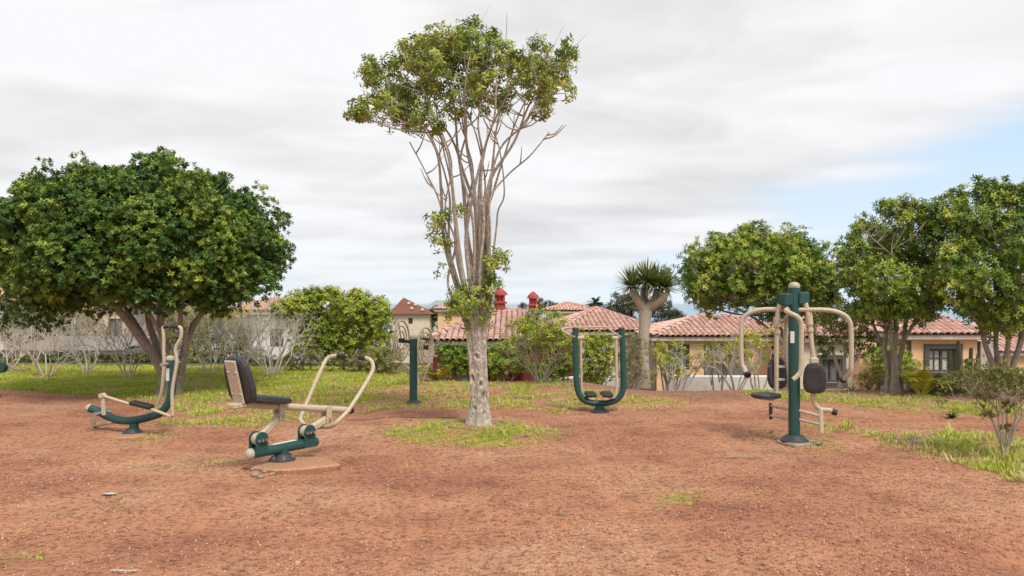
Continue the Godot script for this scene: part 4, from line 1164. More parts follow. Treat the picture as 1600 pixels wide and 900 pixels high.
	# far trees
	for q in [[930, 80.0, 474, 1.7, "palm_tree", "far palm tree on the skyline left of the dragon tree"]]:
		at = stand(q[0], q[1])
		t = thing(q[4], at, q[5], "palm")
		g = Geo.new()
		var top := survey(q[0], q[2], q[1]) - at
		g.tube([Vector3(0, -1, 0), top * 0.5 + Vector3(0.1, 0, 0), top], [0.3, 0.24, 0.2], 8, 4)
		part(t, "trunk", g, M.bark_brown)
		for k in 40:
			var fg := Geo.new()
			fg.col = Color(0.06, 0.075, 0.03) * rr(0.7, 1.3)
			var dr := rdir(); dr.y = absf(dr.y) * 1.2 - 0.35
			frond(fg, top, dr.normalized(), q[3] * rr(0.55, 0.75), 0.3, 9, 0.09, 0.45)
			part(t, "frond", fg, M.leaf_dull)
	bush("skyline_tree", 985, 62.0, [[960, 488, 1.0], [978, 478, 0.9], [995, 490, 1.1], [1025, 490, 1.0], [1035, 478, 0.7], [950, 494, 0.7], [985, 470, 0.6], [1010, 480, 0.8], [962, 466, 0.35]], 90, 0.42, [Color(0.06, 0.07, 0.035), Color(0.10, 0.105, 0.05), Color(0.14, 0.13, 0.07)], dull, "dark grey green far tree behind the dragon tree trunk", "tree", "far trees on the skyline")
	bush("skyline_tree", 1055, 66.0, [[1045, 497, 0.7], [1055, 494, 0.6], [1062, 499, 0.5]], 110, 0.4, [Color(0.06, 0.07, 0.035), Color(0.10, 0.105, 0.05)], dull, "small dark far tree just above the tiled villa ridge", "tree", "far trees on the skyline")
	bush("skyline_tree", 850, 70.0, [[846, 474, 0.45], [858, 478, 0.4], [818, 482, 0.4], [838, 482, 0.5], [868, 482, 0.4]], 110, 0.4, [Color(0.06, 0.07, 0.035), Color(0.10, 0.105, 0.05)], dull, "small dark far trees behind the red chimneys", "tree", "far trees on the skyline")
	bush("skyline_tree", 692, 60.0, [[690, 500, 0.9], [684, 490, 0.6], [700, 496, 0.7]], 130, 0.36, [Color(0.07, 0.09, 0.04), Color(0.12, 0.14, 0.05)], dull, "dark bush between brown roofed house and slender tree", "tree", "far trees on the skyline")

# ------------------------------------------------------------------ buildings
func tile_mesh() -> Geo:
	var g := Geo.new()
	var n := 6
	var first := g.v.size()
	for e in 2:
		for k in n + 1:
			var a := PI * k / n
			var r: float = [0.098, 0.085][e]
			g.vert(Vector3(cos(a) * r, sin(a) * r * 0.75 + [0.012, 0.0][e], [0.0, -0.40][e]), Vector3(cos(a), sin(a), 0))
	for k in n:
		g.tri(first + k, first + k + 1, first + n + 1 + k + 1); g.tri(first + k, first + n + 2 + k, first + n + 1 + k)
	for k in n:                                   # the thick front lip
		var a := PI * k / n; var b := PI * (k + 1) / n
		g.poly([Vector3(cos(a) * 0.098, sin(a) * 0.0735 + 0.012, 0), Vector3(cos(b) * 0.098, sin(b) * 0.0735 + 0.012, 0), Vector3(cos(b) * 0.078, sin(b) * 0.056 + 0.012, 0), Vector3(cos(a) * 0.078, sin(a) * 0.056 + 0.012, 0)], Vector3.BACK)
	return g

# a face of a roof: eave from a to b, top edge from c (above a) to d (above b)
func tile_face(roof: Node, a: Vector3, b: Vector3, c: Vector3, d: Vector3, single_left: int) -> int:
	var u := (b - a).normalized(); var W := (b - a).length()
	var nrm := u.cross((c + d) * 0.5 - (a + b) * 0.5).normalized()
	if nrm.y < 0: nrm = -nrm
	var up := nrm.cross(u).normalized()
	if up.y < 0: up = -up
	var S := ((c + d) * 0.5 - a).dot(up)
	var cu := (c - a).dot(u); var du := (d - a).dot(u)
	var basis := Basis(u, nrm, u.cross(nrm))
	if basis.z.dot(up) > 0: basis = Basis(-u, nrm, (-u).cross(nrm))
	var gm := []
	if not M.has("tile_shapes"):
		M.tile_shapes = []
		for m in M.tiles: M.tile_shapes.append(tile_mesh().mesh(m))
		M.tile_shape = tile_mesh().mesh(M.tile_mm)
	var xf := []; var cols := PackedColorArray()
	var rows := int(S / 0.31)
	for j in rows:
		var sv := 0.31 * j - 0.04
		var lo := lerpf(0.0, cu, (sv + 0.2) / S); var hi := lerpf(W, du, (sv + 0.2) / S)
		var k := ceili((lo + 0.06) / 0.195)
		while k * 0.195 < hi - 0.06:
			var p := a + u * (k * 0.195 + rr(-0.006, 0.006)) + up * (sv + rr(-0.012, 0.012)) + nrm * 0.015
			var t := Transform3D(basis * Basis(Vector3.UP, rr(-0.02, 0.02)), p)
			if single_left > 0:
				single_left -= 1
				var o := MeshInstance3D.new()
				o.name = "tile"
				o.mesh = M.tile_shapes[rng.randi() % 5]
				o.transform = t
				roof.add_child(o, true)
			else:
				xf.append(t)
				cols.append([Color(0.63, 0.375, 0.305), Color(0.67, 0.42, 0.35), Color(0.58, 0.325, 0.255), Color(0.69, 0.48, 0.405), Color(0.52, 0.31, 0.26)][rng.randi() % 5])
			k += 1
	if xf:
		var mm := copies(roof, "roof_tiles", M.tile_shape, xf, cols)
		mm.set_meta("kind", "stuff")
	return single_left

# windows: [x, sill, width, height, frame]; measured on the front wall from its left end and the base
func front_wall(parent: Node, x0: float, x1: float, z: float, y0: float, y1: float, wins: Array, m: Material) -> void:
	var xs := [x0, x1]; var ys := [y0, y1]
	for w in wins: xs.append_array([w[0], w[0] + w[2]]); ys.append_array([w[1], w[1] + w[3]])
	xs.sort(); ys.sort()
	var g := Geo.new()
	for i in xs.size() - 1:
		for j in ys.size() - 1:
			if xs[i + 1] - xs[i] < 0.001 or ys[j + 1] - ys[j] < 0.001: continue
			var mx: float = (xs[i] + xs[i + 1]) / 2; var my: float = (ys[j] + ys[j + 1]) / 2
			var hole := false
			for w in wins: hole = hole or (mx > w[0] and mx < w[0] + w[2] and my > w[1] and my < w[1] + w[3])
			if not hole: g.poly([Vector3(xs[i], ys[j], z), Vector3(xs[i + 1], ys[j], z), Vector3(xs[i + 1], ys[j + 1], z), Vector3(xs[i], ys[j + 1], z)], Vector3.BACK)
	for w in wins:
		var a := Vector3(w[0], w[1], z); var b := Vector3(w[0] + w[2], w[1] + w[3], z); var k := Vector3(0, 0, -0.22)
		g.poly([a, Vector3(b.x, a.y, z), Vector3(b.x, a.y, z) + k, a + k], Vector3.UP)
		g.poly([Vector3(a.x, b.y, z), b, b + k, Vector3(a.x, b.y, z) + k], Vector3.DOWN)
		g.poly([a, Vector3(a.x, b.y, z), Vector3(a.x, b.y, z) + k, a + k], Vector3.RIGHT)
		g.poly([Vector3(b.x, a.y, z), b, b + k, Vector3(b.x, a.y, z) + k], Vector3.LEFT)
	part(parent, "wall", g, m)
	for w in wins:
		var door: bool = w[3] > 1.7
		var f := Geo.new()
		var c := Vector3(w[0] + w[2] / 2, w[1] + w[3] / 2, z - 0.11)
		var t := 0.07
		for s in [-1.0, 1.0]:
			f.box(c + Vector3(s * (w[2] - t) / 2, 0, 0), Vector3(t, w[3], 0.08)); f.box(c + Vector3(0, s * (w[3] - t) / 2, 0), Vector3(w[2] - 2 * t, t, 0.078))
		f.box(c, Vector3(0.06, w[3] - 2 * t, 0.07))
		var win := part(parent, "door" if door else "window", f, M.frame)
		for s in [-1.0, 1.0]:
			var p := Geo.new()
			p.box(c + Vector3(s * (w[2] / 4 - 0.01), 0, -0.02), Vector3(w[2] / 2 - t - 0.04, w[3] - 2 * t, 0.02))
			part(win, "pane", p, M.curtain if w.size() > 4 and w[4] == 1 else M.glass)
		if w.size() > 4 and w[4] == 1:
			var bars := Geo.new()
			for s in [-0.25, 0.25]: bars.box(c + Vector3(s * w[2], 0, 0.015), Vector3(0.025, w[3] - 2 * t, 0.02))
			bars.box(c + Vector3(0, w[3] * 0.1, 0.012), Vector3(w[2] - 2 * t, 0.03, 0.02))
			part(win, "glazing_bar", bars, M.frame)
		if w.size() > 4:
			var s := Geo.new()                                # painted surround, standing proud of the wall
			for e in [-1.0, 1.0]: s.box(c + Vector3(e * (w[2] / 2 + 0.07), 0, 0.135), Vector3(0.14, w[3], 0.05))
			s.box(c + Vector3(0, w[3] / 2 + 0.07, 0.137), Vector3(w[2] + 0.28, 0.14, 0.054)); s.box(c + Vector3(0, -w[3] / 2 - 0.05, 0.15), Vector3(w[2] + 0.28, 0.1, 0.08))
			part(win, "surround", s, M.frame)

func villa(called: String, label: String, x0: float, x1: float, d: float, deep: float, eave: float, rise: float, wins: Array, wall: Material, side: Material, hipl := 1.0, hipr := 1.0, singles := 280, cornice: Material = null, over := 0.28) -> Node3D:
	var cx := (x0 + x1) / 2
	var base := minf(ground_y(x0, -d), ground_y(x1, -d)) - 0.3
	var at := Vector3(cx, base, -d)
	var t := thing(called, at, label, "house")
	var h := eave - base
	var L := x0 - cx; var R := x1 - cx
	front_wall(t, L, R, 0.0, 0.0, h, wins, wall)
	for s in [[L, L + 0.2, Vector3.LEFT], [R - 0.2, R, Vector3.RIGHT]]:
		var g := Geo.new()
		g.box(Vector3((s[0] + s[1]) / 2, h / 2, -deep / 2 - 0.15), Vector3(0.2, h, deep - 0.3))
		part(t, "side_wall", g, side)
	var bk := Geo.new()
	bk.box(Vector3(0, h / 2, -deep + 0.1), Vector3(x1 - x0 - 0.42, h, 0.2))
	part(t, "back_wall", bk, wall)
	var cg := Geo.new()
	var o := over
	cg.box(Vector3(0, h + 0.08, -deep / 2), Vector3(x1 - x0 + 2 * o - 0.1, 0.16, deep + 2 * o - 0.1), Basis(), 0.03)
	part(t, "cornice", cg, cornice if cornice else M.cornice)
	# hipped roof
	var y0 := h + 0.17; var y1 := y0 + rise
	var a := Vector3(L - o, y0, o); var b := Vector3(R + o, y0, o); var c := Vector3(R + o, y0, -deep - o); var e := Vector3(L - o, y0, -deep - o)
	var run := deep / 2 + o
	var r0 := Vector3(L - o + run * hipl, y1, -deep / 2); var r1 := Vector3(R + o - run * hipr, y1, -deep / 2)
	if r0.x > r1.x:
		r0.x = (r0.x + r1.x) / 2; r1.x = r0.x + 0.01
	var rg := Geo.new()
	rg.poly([a, b, r1, r0], Vector3(0, 1, 1)); rg.poly([e, c, r1, r0], Vector3(0, 1, -1)); rg.poly([a, e, r0], Vector3(-1, 1, 0)); rg.poly([b, c, r1], Vector3(1, 1, 0))
	rg.poly([a, b, c, e], Vector3.DOWN)
	var roof := part(t, "roof", rg, M.deck)
	var left := tile_face(roof, a, b, r0, r1, singles)
	tile_face(roof, b, c, r1, r1, left)
	tile_face(roof, e, a, r0, r0, 0)
	# ridge caps
	for q in [[a, r0], [b, r1], [r0, r1]]:
		var dirv: Vector3 = q[1] - q[0]
		var n := int(dirv.length() / 0.4)
		if n < 1: continue
		var bs := Basis.looking_at(dirv.normalized(), Vector3.UP)
		for k in n:
			var cap := MeshInstance3D.new()
			cap.name = "ridge_tile"
			if not M.has("tile_shapes"): break
			cap.mesh = M.tile_shapes[rng.randi() % 5]
			cap.transform = Transform3D(bs.scaled_local(Vector3(1.15, 1.15, 1.0)), q[0] + dirv * (k / float(n)) + Vector3.UP * 0.04)
			roof.add_child(cap, true)
	return t

func chimney(roof: Node, at: Vector3, w: float, h: float) -> void:
	var g := Geo.new()
	g.box(at + Vector3(0, h / 2, 0), Vector3(w, h, w), Basis(), 0.03)
	var c := part(roof, "chimney", g, M.redchimney)
	var k := Geo.new()
	k.box(at + Vector3(0, h + 0.04, 0), Vector3(w * 1.3, 0.08, w * 1.3), Basis(), 0.02)
	for s in [[-1, -1], [1, -1], [-1, 1], [1, 1]]: k.box(at + Vector3(s[0] * w * 0.36, h + 0.2, s[1] * w * 0.36), Vector3(w * 0.2, 0.25, w * 0.2))
	k.lathe(at + Vector3(0, h + 0.32, 0), [Vector2(w * 0.72, 0.0), Vector2(w * 0.6, 0.12), Vector2(w * 0.25, 0.24), Vector2(0.0, 0.3)], 12)
	k.lathe(at + Vector3(0, h + 0.08, 0), [Vector2(w * 0.4, 0.0), Vector2(w * 0.4, 0.24)], 12)
	var o := part(roof, "chimney_cap", k, M.redchimney)

func make_houses() -> void:
	var X := func(px: float, d: float) -> float: return (px - 800.0) / F * d
	var Y := func(py: float, d: float) -> float: return EYE + (HY - py) / F * d
	# 1: villa behind dragon tree and chest press
	var d := 26.0
	var base := minf(ground_y(X.call(1020, d), -d), ground_y(X.call(1262, d), -d)) - 0.3
	var cx: float = (X.call(1026, d) + X.call(1262, d)) / 2
	var wy := func(py: float) -> float: return Y.call(py, d) - base
	villa("villa", "peach villa with red tiled roof behind the chest press and dragon tree", X.call(1026, d), X.call(1262, d), d, 5.2, Y.call(533, d), 0.68, [
		[X.call(1044, d) - cx, wy.call(578), 0.75, wy.call(538) - wy.call(578)], [X.call(1100, d) - cx, wy.call(600), 1.45, wy.call(538) - wy.call(600)], [X.call(1205, d) - cx, wy.call(590), 0.9, 1.1]], M.peach, M.greywall, 0.9, 0.9, 290)
	# terrace wall in front of it
	var g := Geo.new()
	var tw := [X.call(1040, 20.5), X.call(1205, 20.5)]
	g.box(Vector3(0, 0, 0), Vector3(tw[1] - tw[0], 2.6, 0.25), Basis(), 0.02)
	var w := single("terrace_wall", Vector3((tw[0] + tw[1]) / 2, Y.call(587, 20.5) - 1.3, -20.5), g, M.white, "low white terrace wall in front of the peach villa by the dragon tree", "wall")
	# 2: the wing with dark window, grey return and peach end
	d = 24.0
	base = minf(ground_y(X.call(1262, d), -d), ground_y(X.call(1362, d), -d)) - 0.3
	cx = (X.call(1250, d) + X.call(1362, d)) / 2
	wy = func(py: float) -> float: return Y.call(py, d) - base
	villa("villa", "peach villa wing with a dark framed window behind the low tree", X.call(1250, d), X.call(1362, d), d, 4.0, Y.call(535, d), 0.7, [[X.call(1284, d) - cx, wy.call(598), 0.62, 0.75, 0]], M.cream, M.peach, 0.9, 0.9, 120)
	g = Geo.new()
	g.box(Vector3(0, 1.4, 0), Vector3(0.5, 2.8, 0.5), Basis(), 0.02)
	single("wall_pillar", Vector3(X.call(1350, 22.0), Y.call(535, 22.0) - 2.8, -22.0), g, M.peach, "square peach pillar at the end of the villa wing", "pillar")
	# 3: villa with the window over the palm
	d = 22.0
	base = minf(ground_y(X.call(1420, d), -d), ground_y(X.call(1545, d), -d)) - 0.3
	cx = (X.call(1424, d) + X.call(1527, d)) / 2
	wy = func(py: float) -> float: return Y.call(py, d) - base
	villa("villa", "peach villa with grey framed window and tiled roof above the palm", X.call(1424, d), X.call(1527, d), d, 4.2, Y.call(531, d), 0.75, [[X.call(1451, d) - cx, wy.call(582), 0.84, wy.call(545) - wy.call(582), 1]], M.peach, M.greywall, 0.9, 0.9, 290)
	g = Geo.new()
	g.box(Vector3(0, 1.3, 0), Vector3(0.42, 2.6, 1.0), Basis(), 0.02)
	single("side_wall", Vector3(X.call(1536, 22.3), Y.call(533, 22.3) - 2.6, -22.6), g, M.greywall, "narrow grey wall panel at the right corner of the window villa", "wall")
	# 4: right edge villa, lower
	d = 30.0
	villa("villa", "far villa roof glimpsed through the stems of the right edge tree", X.call(1558, d), X.call(1720, d), d, 6.0, Y.call(556, d), 1.35, [], M.peach, M.greywall, 0.8, 0.8, 200)
	# red house in the middle
	d = 24.0
	var t := villa("red_house", "long dark red house with a wide tiled roof behind the slender tree", X.call(676, d), X.call(905, d), d, 8.4, Y.call(540, d), 0.92, [[-1.5, 1.5, 0.8, 0.9], [0.9, 1.5, 0.8, 0.9]], M.redwall, M.redwall, 0.5, 0.5, 299, M.greywall)
	var roof := t.get_node("roof")
	chimney(roof, survey(781, 489, 28.2) - t.position, 0.42, 0.35)
	chimney(roof, survey(833, 487, 30.5) - t.position, 0.36, 0.22)
	# roofs behind it
	villa("tiled_house", "pink tiled roof behind the air walker, right of the red house", X.call(880, 29.0), X.call(1022, 29.0), 29.0, 9.0, Y.call(524, 29.0), 0.85, [], M.cream, M.cream, 0.45, 0.45, 150)
	villa("tiled_house", "far low tiled house left of the far palm tree", X.call(860, 44.0), X.call(925, 44.0), 44.0, 6.0, Y.call(490, 44.0), 0.45, [], M.cream, M.white, 0.6, 0.6, 0)
	g = Geo.new()
	g.box(Vector3(0, 0.35, 0), Vector3(1.2, 0.7, 0.2), Basis(), 0.02)
	single("garden_wall", Vector3(X.call(782, 18.6), Y.call(580, 18.6) - 0.7, -18.6), g, M.redwall, "low brick red garden wall between slender tree and vase shrub", "wall")
	g = Geo.new()
	var p0 := survey(866, 596, 18.0); var p1 := survey(958, 585, 18.9)
	var mid := (p0 + p1) / 2
	var dirv := (p1 - p0)
	g.box(Vector3.ZERO, Vector3(dirv.length(), 0.09, 0.4), Basis(dirv.normalized(), Vector3.UP, dirv.normalized().cross(Vector3.UP)).orthonormalized(), 0.015)
	g.box(Vector3(0, -0.5, -0.05), Vector3(dirv.length() * 0.96, 0.95, 0.22))
	single("sloping_wall", mid, g, M.white, "sloping white topped low wall left of the air walker base", "wall")
	# brown roofed house
	d = 58.0
	base = ground_y(X.call(640, d), -d)
	t = thing("brown_roofed_house", Vector3(X.call(640, d), base, -d), "cream house with a pointed brown roof above the wheel post", "house")
	var x0: float = X.call(612, d) - X.call(640, d); var x1: float = X.call(671, d) - X.call(640, d)
	var top: float = Y.call(489, d) - base
	front_wall(t, x0, x1, 0.0, -1.0, top, [[-0.1, top - 0.85, 0.34, 0.45]], M.cream)
	g = Geo.new()
	for e in [x0 + 0.1, x1 - 0.1]:
		g = Geo.new()
		g.box(Vector3(e, top / 2, -2.1), Vector3(0.2, top, 4.1))
		part(t, "side_wall", g, M.cream)
	g = Geo.new()
	g.box(Vector3((x0 + x1) / 2, top / 2, -4.0), Vector3(x1 - x0 - 0.42, top, 0.2))
	part(t, "back_wall", g, M.cream)
	g = Geo.new()
	var yy := [top + 0.1, top + 0.75, top + 1.22]
	var ap := Vector3(-0.75, yy[2], -1.9)
	var q := [Vector3(x0 - 0.35, top - 0.08, 0.3), Vector3(x1 + 0.3, top - 0.08, 0.3), Vector3(x1 + 0.3, top - 0.08, -4.4), Vector3(x0 - 0.35, top - 0.08, -4.4)]
	for k in 4: g.poly([q[k], q[(k + 1) % 4], (q[(k + 1) % 4] + ap) / 2 + Vector3.DOWN * 0.07, (q[k] + ap) / 2 + Vector3.DOWN * 0.07], Vector3(0, 1, 0) + (q[k] + q[(k + 1) % 4] - ap * 2) * 0.2)
	for k in 4: g.poly([(q[(k + 1) % 4] + ap) / 2 + Vector3.DOWN * 0.07, (q[k] + ap) / 2 + Vector3.DOWN * 0.07, ap], Vector3(0, 1, 0) + (q[k] + q[(k + 1) % 4] - ap * 2) * 0.2)
	g.poly(q, Vector3.DOWN)
	roof = part(t, "roof", g, M.brownroof)
	for k in [[-0.2, 0.62], [0.35, 0.5], [0.15, 0.22], [1.0, 0.12]]:
		var sk := Geo.new()
		sk.box(Vector3(k[0], top + 0.15 + k[1], 0.3 - 2.2 * k[1]), Vector3(0.22, 0.16, 0.12), Basis(), 0.02)
		part(roof, "skylight", sk, M.white)
	# grey roofed house and peach upper storey left of the slender tree
	d = 64.0
	base = ground_y(X.call(690, d), -d)
	t = thing("grey_roofed_house", Vector3(X.call(682, d), base, -d), "house with a slanted blue grey roof beside the brown roofed house", "house")
	top = Y.call(489, d) - base
	front_wall(t, -1.3, 1.3, 0.0, -1.0, top, [[-0.9, top - 1.0, 0.5, 0.6]], M.white)
	g = Geo.new()
	for s in [-1.2, 1.2]:
		g = Geo.new()
		g.box(Vector3(s, top / 2, -2.1), Vector3(0.2, top, 4.0))
		part(t, "side_wall", g, M.white)
	g = Geo.new()
	g.box(Vector3(0, top / 2, -4.0), Vector3(2.18, top, 0.2))
	part(t, "back_wall", g, M.white)
	g = Geo.new()
	for k in [[[Vector3(-1.6, top, 0.3), Vector3(1.5, top, 0.3), Vector3(1.0, top + 1.1, -2.0), Vector3(-0.3, top + 1.1, -2.0)], Vector3(0, 1, 1)], [[Vector3(-1.6, top, -4.3), Vector3(1.5, top, -4.3), Vector3(1.0, top + 1.1, -2.0), Vector3(-0.3, top + 1.1, -2.0)], Vector3(0, 1, -1)], [[Vector3(-1.6, top, 0.3), Vector3(-1.6, top, -4.3), Vector3(-0.3, top + 1.1, -2.0)], Vector3(-1, 1, 0)], [[Vector3(1.5, top, 0.3), Vector3(1.5, top, -4.3), Vector3(1.0, top + 1.1, -2.0)], Vector3(1, 1, 0)]]: g.poly(k[0], k[1])
	part(t, "roof", g, M.greyroof)
	villa("peach_house", "small peach house with tiled roof half hidden behind the slender trunk", X.call(684, 52.0), X.call(772, 52.0), 52.0, 4.0, Y.call(487, 52.0), 0.5, [[0.6, 3.0, 0.6, 0.8]], M.peach, M.cream, 0.8, 0.8, 0)
	# left side
	d = 31.0
	base = minf(ground_y(X.call(-80, d), -d), ground_y(X.call(40, d), -d)) - 0.3
	t = villa("peach_house", "two storey peach house with white cornice at the left edge", X.call(-110, d), X.call(38, d), d, 6.0, Y.call(432, d), 1.3, [[0.2, Y.call(512, d) - base, 0.7, 0.9], [-1.2, Y.call(512, d) - base, 0.7, 0.9], [0.2, Y.call(464, d) - base, 0.7, 0.7]], M.peach, M.peach, 0.9, 0.9, 0, M.white)
	g = Geo.new()
	g.box(Vector3(0.1, Y.call(471, d) - base, 0.25), Vector3(X.call(44, d) - X.call(-110, d), 0.2, 0.6), Basis(), 0.04)
	part(t, "balcony_ledge", g, M.white)
	g = Geo.new()
	for s in [1.3, -0.4]:
		g = Geo.new()
		g.box(Vector3(s, (Y.call(473, d) - base) / 2, 0.4), Vector3(0.22, Y.call(473, d) - base - 0.12, 0.22), Basis(), 0.02)
		part(t, "column", g, M.white)
	villa("pink_house", "pale pink house with tiled roof behind the big tree trunk", X.call(92, 36.0), X.call(200, 36.0), 36.0, 5.0, Y.call(482, 36.0), 0.7, [[-0.6, 3.0, 0.7, 0.9], [0.7, 3.0, 0.7, 0.9]], M.cream, M.greywall, 0.9, 0.9, 0, M.white)
	villa("white_house", "white house with orange tiled roof behind the wide bare shrub", X.call(356, 33.0), X.call(452, 33.0), 33.0, 5.0, Y.call(492, 33.0), 0.55, [[-0.9, 2.75, 0.6, 0.8], [0.5, 2.75, 0.6, 0.8]], M.white, M.white, 0.9, 0.9, 100, M.white)
	# long low shelter roof
	d = 23.0
	t = thing("shelter", stand(118, d), "long low shelter with a flat grey roof behind the bare shrubs", "shelter")
	var sx: float = X.call(208, d) - X.call(20, d)
	var ry: float = Y.call(545, d) - t.position.y
	g = Geo.new()
	g.poly([Vector3(-sx / 2, ry, 0.8), Vector3(sx / 2, ry, 0.8), Vector3(sx / 2 - 0.3, ry + 0.32, -1.8), Vector3(-sx / 2 + 0.3, ry + 0.32, -1.8)], Vector3.UP)
	g.box(Vector3(0, ry - 0.08, -0.5), Vector3(sx - 0.02, 0.14, 2.55))
	part(t, "roof", g, M.slate)
	for k in 6:
		g = Geo.new()
		g.box(Vector3(-sx / 2 + 0.15 + (sx - 0.3) * k / 5.0, ry / 2 - 0.3, 0.6), Vector3(0.1, ry + 0.3, 0.1))
		part(t, "post", g, M.frame)
	g = Geo.new()
	g.box(Vector3(0, ry / 2 - 0.4, -1.7), Vector3(sx - 0.6, ry + 0.4, 0.1))
	part(t, "back_wall", g, M.greywall)

# ------------------------------------------------------------------ exercise machines
var fo := Vector3.ZERO      # frame of the machine being built: origin and turn
var ft := 0.0

func begin(at: Vector3, turn: float) -> void:
	fo = at; ft = turn

# a point of the machine: the sight line through (px, py) meets the plane that stands v in front of the machine's own axis plane
func on(px: float, py: float, v := 0.0) -> Vector3:
	var b := Basis(Vector3.UP, ft)
	var eye := b.inverse() * (Vector3(0, EYE, 0) - fo)
	var ray := b.inverse() * Vector3((px - 800.0) / F, (HY - py) / F, -1.0)
	return eye + ray * ((v - eye.z) / ray.z)

func knob(parent: Node, called: String, at: Vector3, r: float, m: Material, axis := Vector3.UP) -> void:
	var g := Geo.new()
	var b := along_basis(axis.normalized(), 0.0)
	g.ball(at, Vector3(r, r * 0.75, r), b, 6, 14, -10.0)
	g.lathe(at, [Vector2(0.0, -0.02), Vector2(r, -0.02), Vector2(r, 0.0)], 14, b)
	part(parent, called, g, m)

func pad_shape(w: float, h: float, t: float, n := 20) -> Geo:      # a rounded cushion in the xy plane, thickness along z
	var g := Geo.new()
	var prev := []
	for layer in [[0.0, -0.5, 0.0], [0.86, -0.5, 0.0], [1.0, -0.32, 0.0], [1.0, 0.2, 0.0], [0.93, 0.42, 0.0], [0.7, 0.52, 0.0], [0.0, 0.46, 0.0]]:
		var ringp := []
		for k in n:
			var a := TAU * k / n
			var c := cos(a); var s := sin(a)
			var e := pow(pow(absf(c), 3.2) + pow(absf(s), 3.2), -1.0 / 3.2)
			var taper := 1.0 - 0.10 * s * e
			ringp.append(Vector3(c * e * w / 2 * layer[0] * taper, s * e * h / 2 * layer[0], layer[1] * t))
		if prev:
			for k in n:
				var q := [prev[k], prev[(k + 1) % n], ringp[(k + 1) % n], ringp[k]]
				var nn: Vector3 = (q[2] - q[0]).cross(q[3] - q[1])
				if nn.length() < 1e-9: continue
				g.poly(q if q[0].distance_to(q[1]) > 1e-5 else [q[0], q[2], q[3]], (q[0] + q[2]) * Vector3(1, 1, 3))
		prev = ringp
	return g

func moved(g: Geo, x: Transform3D) -> Geo:
	for i in g.v.size():
		g.v[i] = x * g.v[i]
		g.n[i] = (x.basis * g.n[i]).normalized()
	return g

func footing(g: Geo, r: float, h: float) -> void:
	g.lathe(Vector3.ZERO, [Vector2(0, h), Vector2(r * 0.55, h), Vector2(r * 0.62, h * 0.9), Vector2(r * 0.92, h * 0.28), Vector2(r, h * 0.15), Vector2(r, -0.03)], 20)

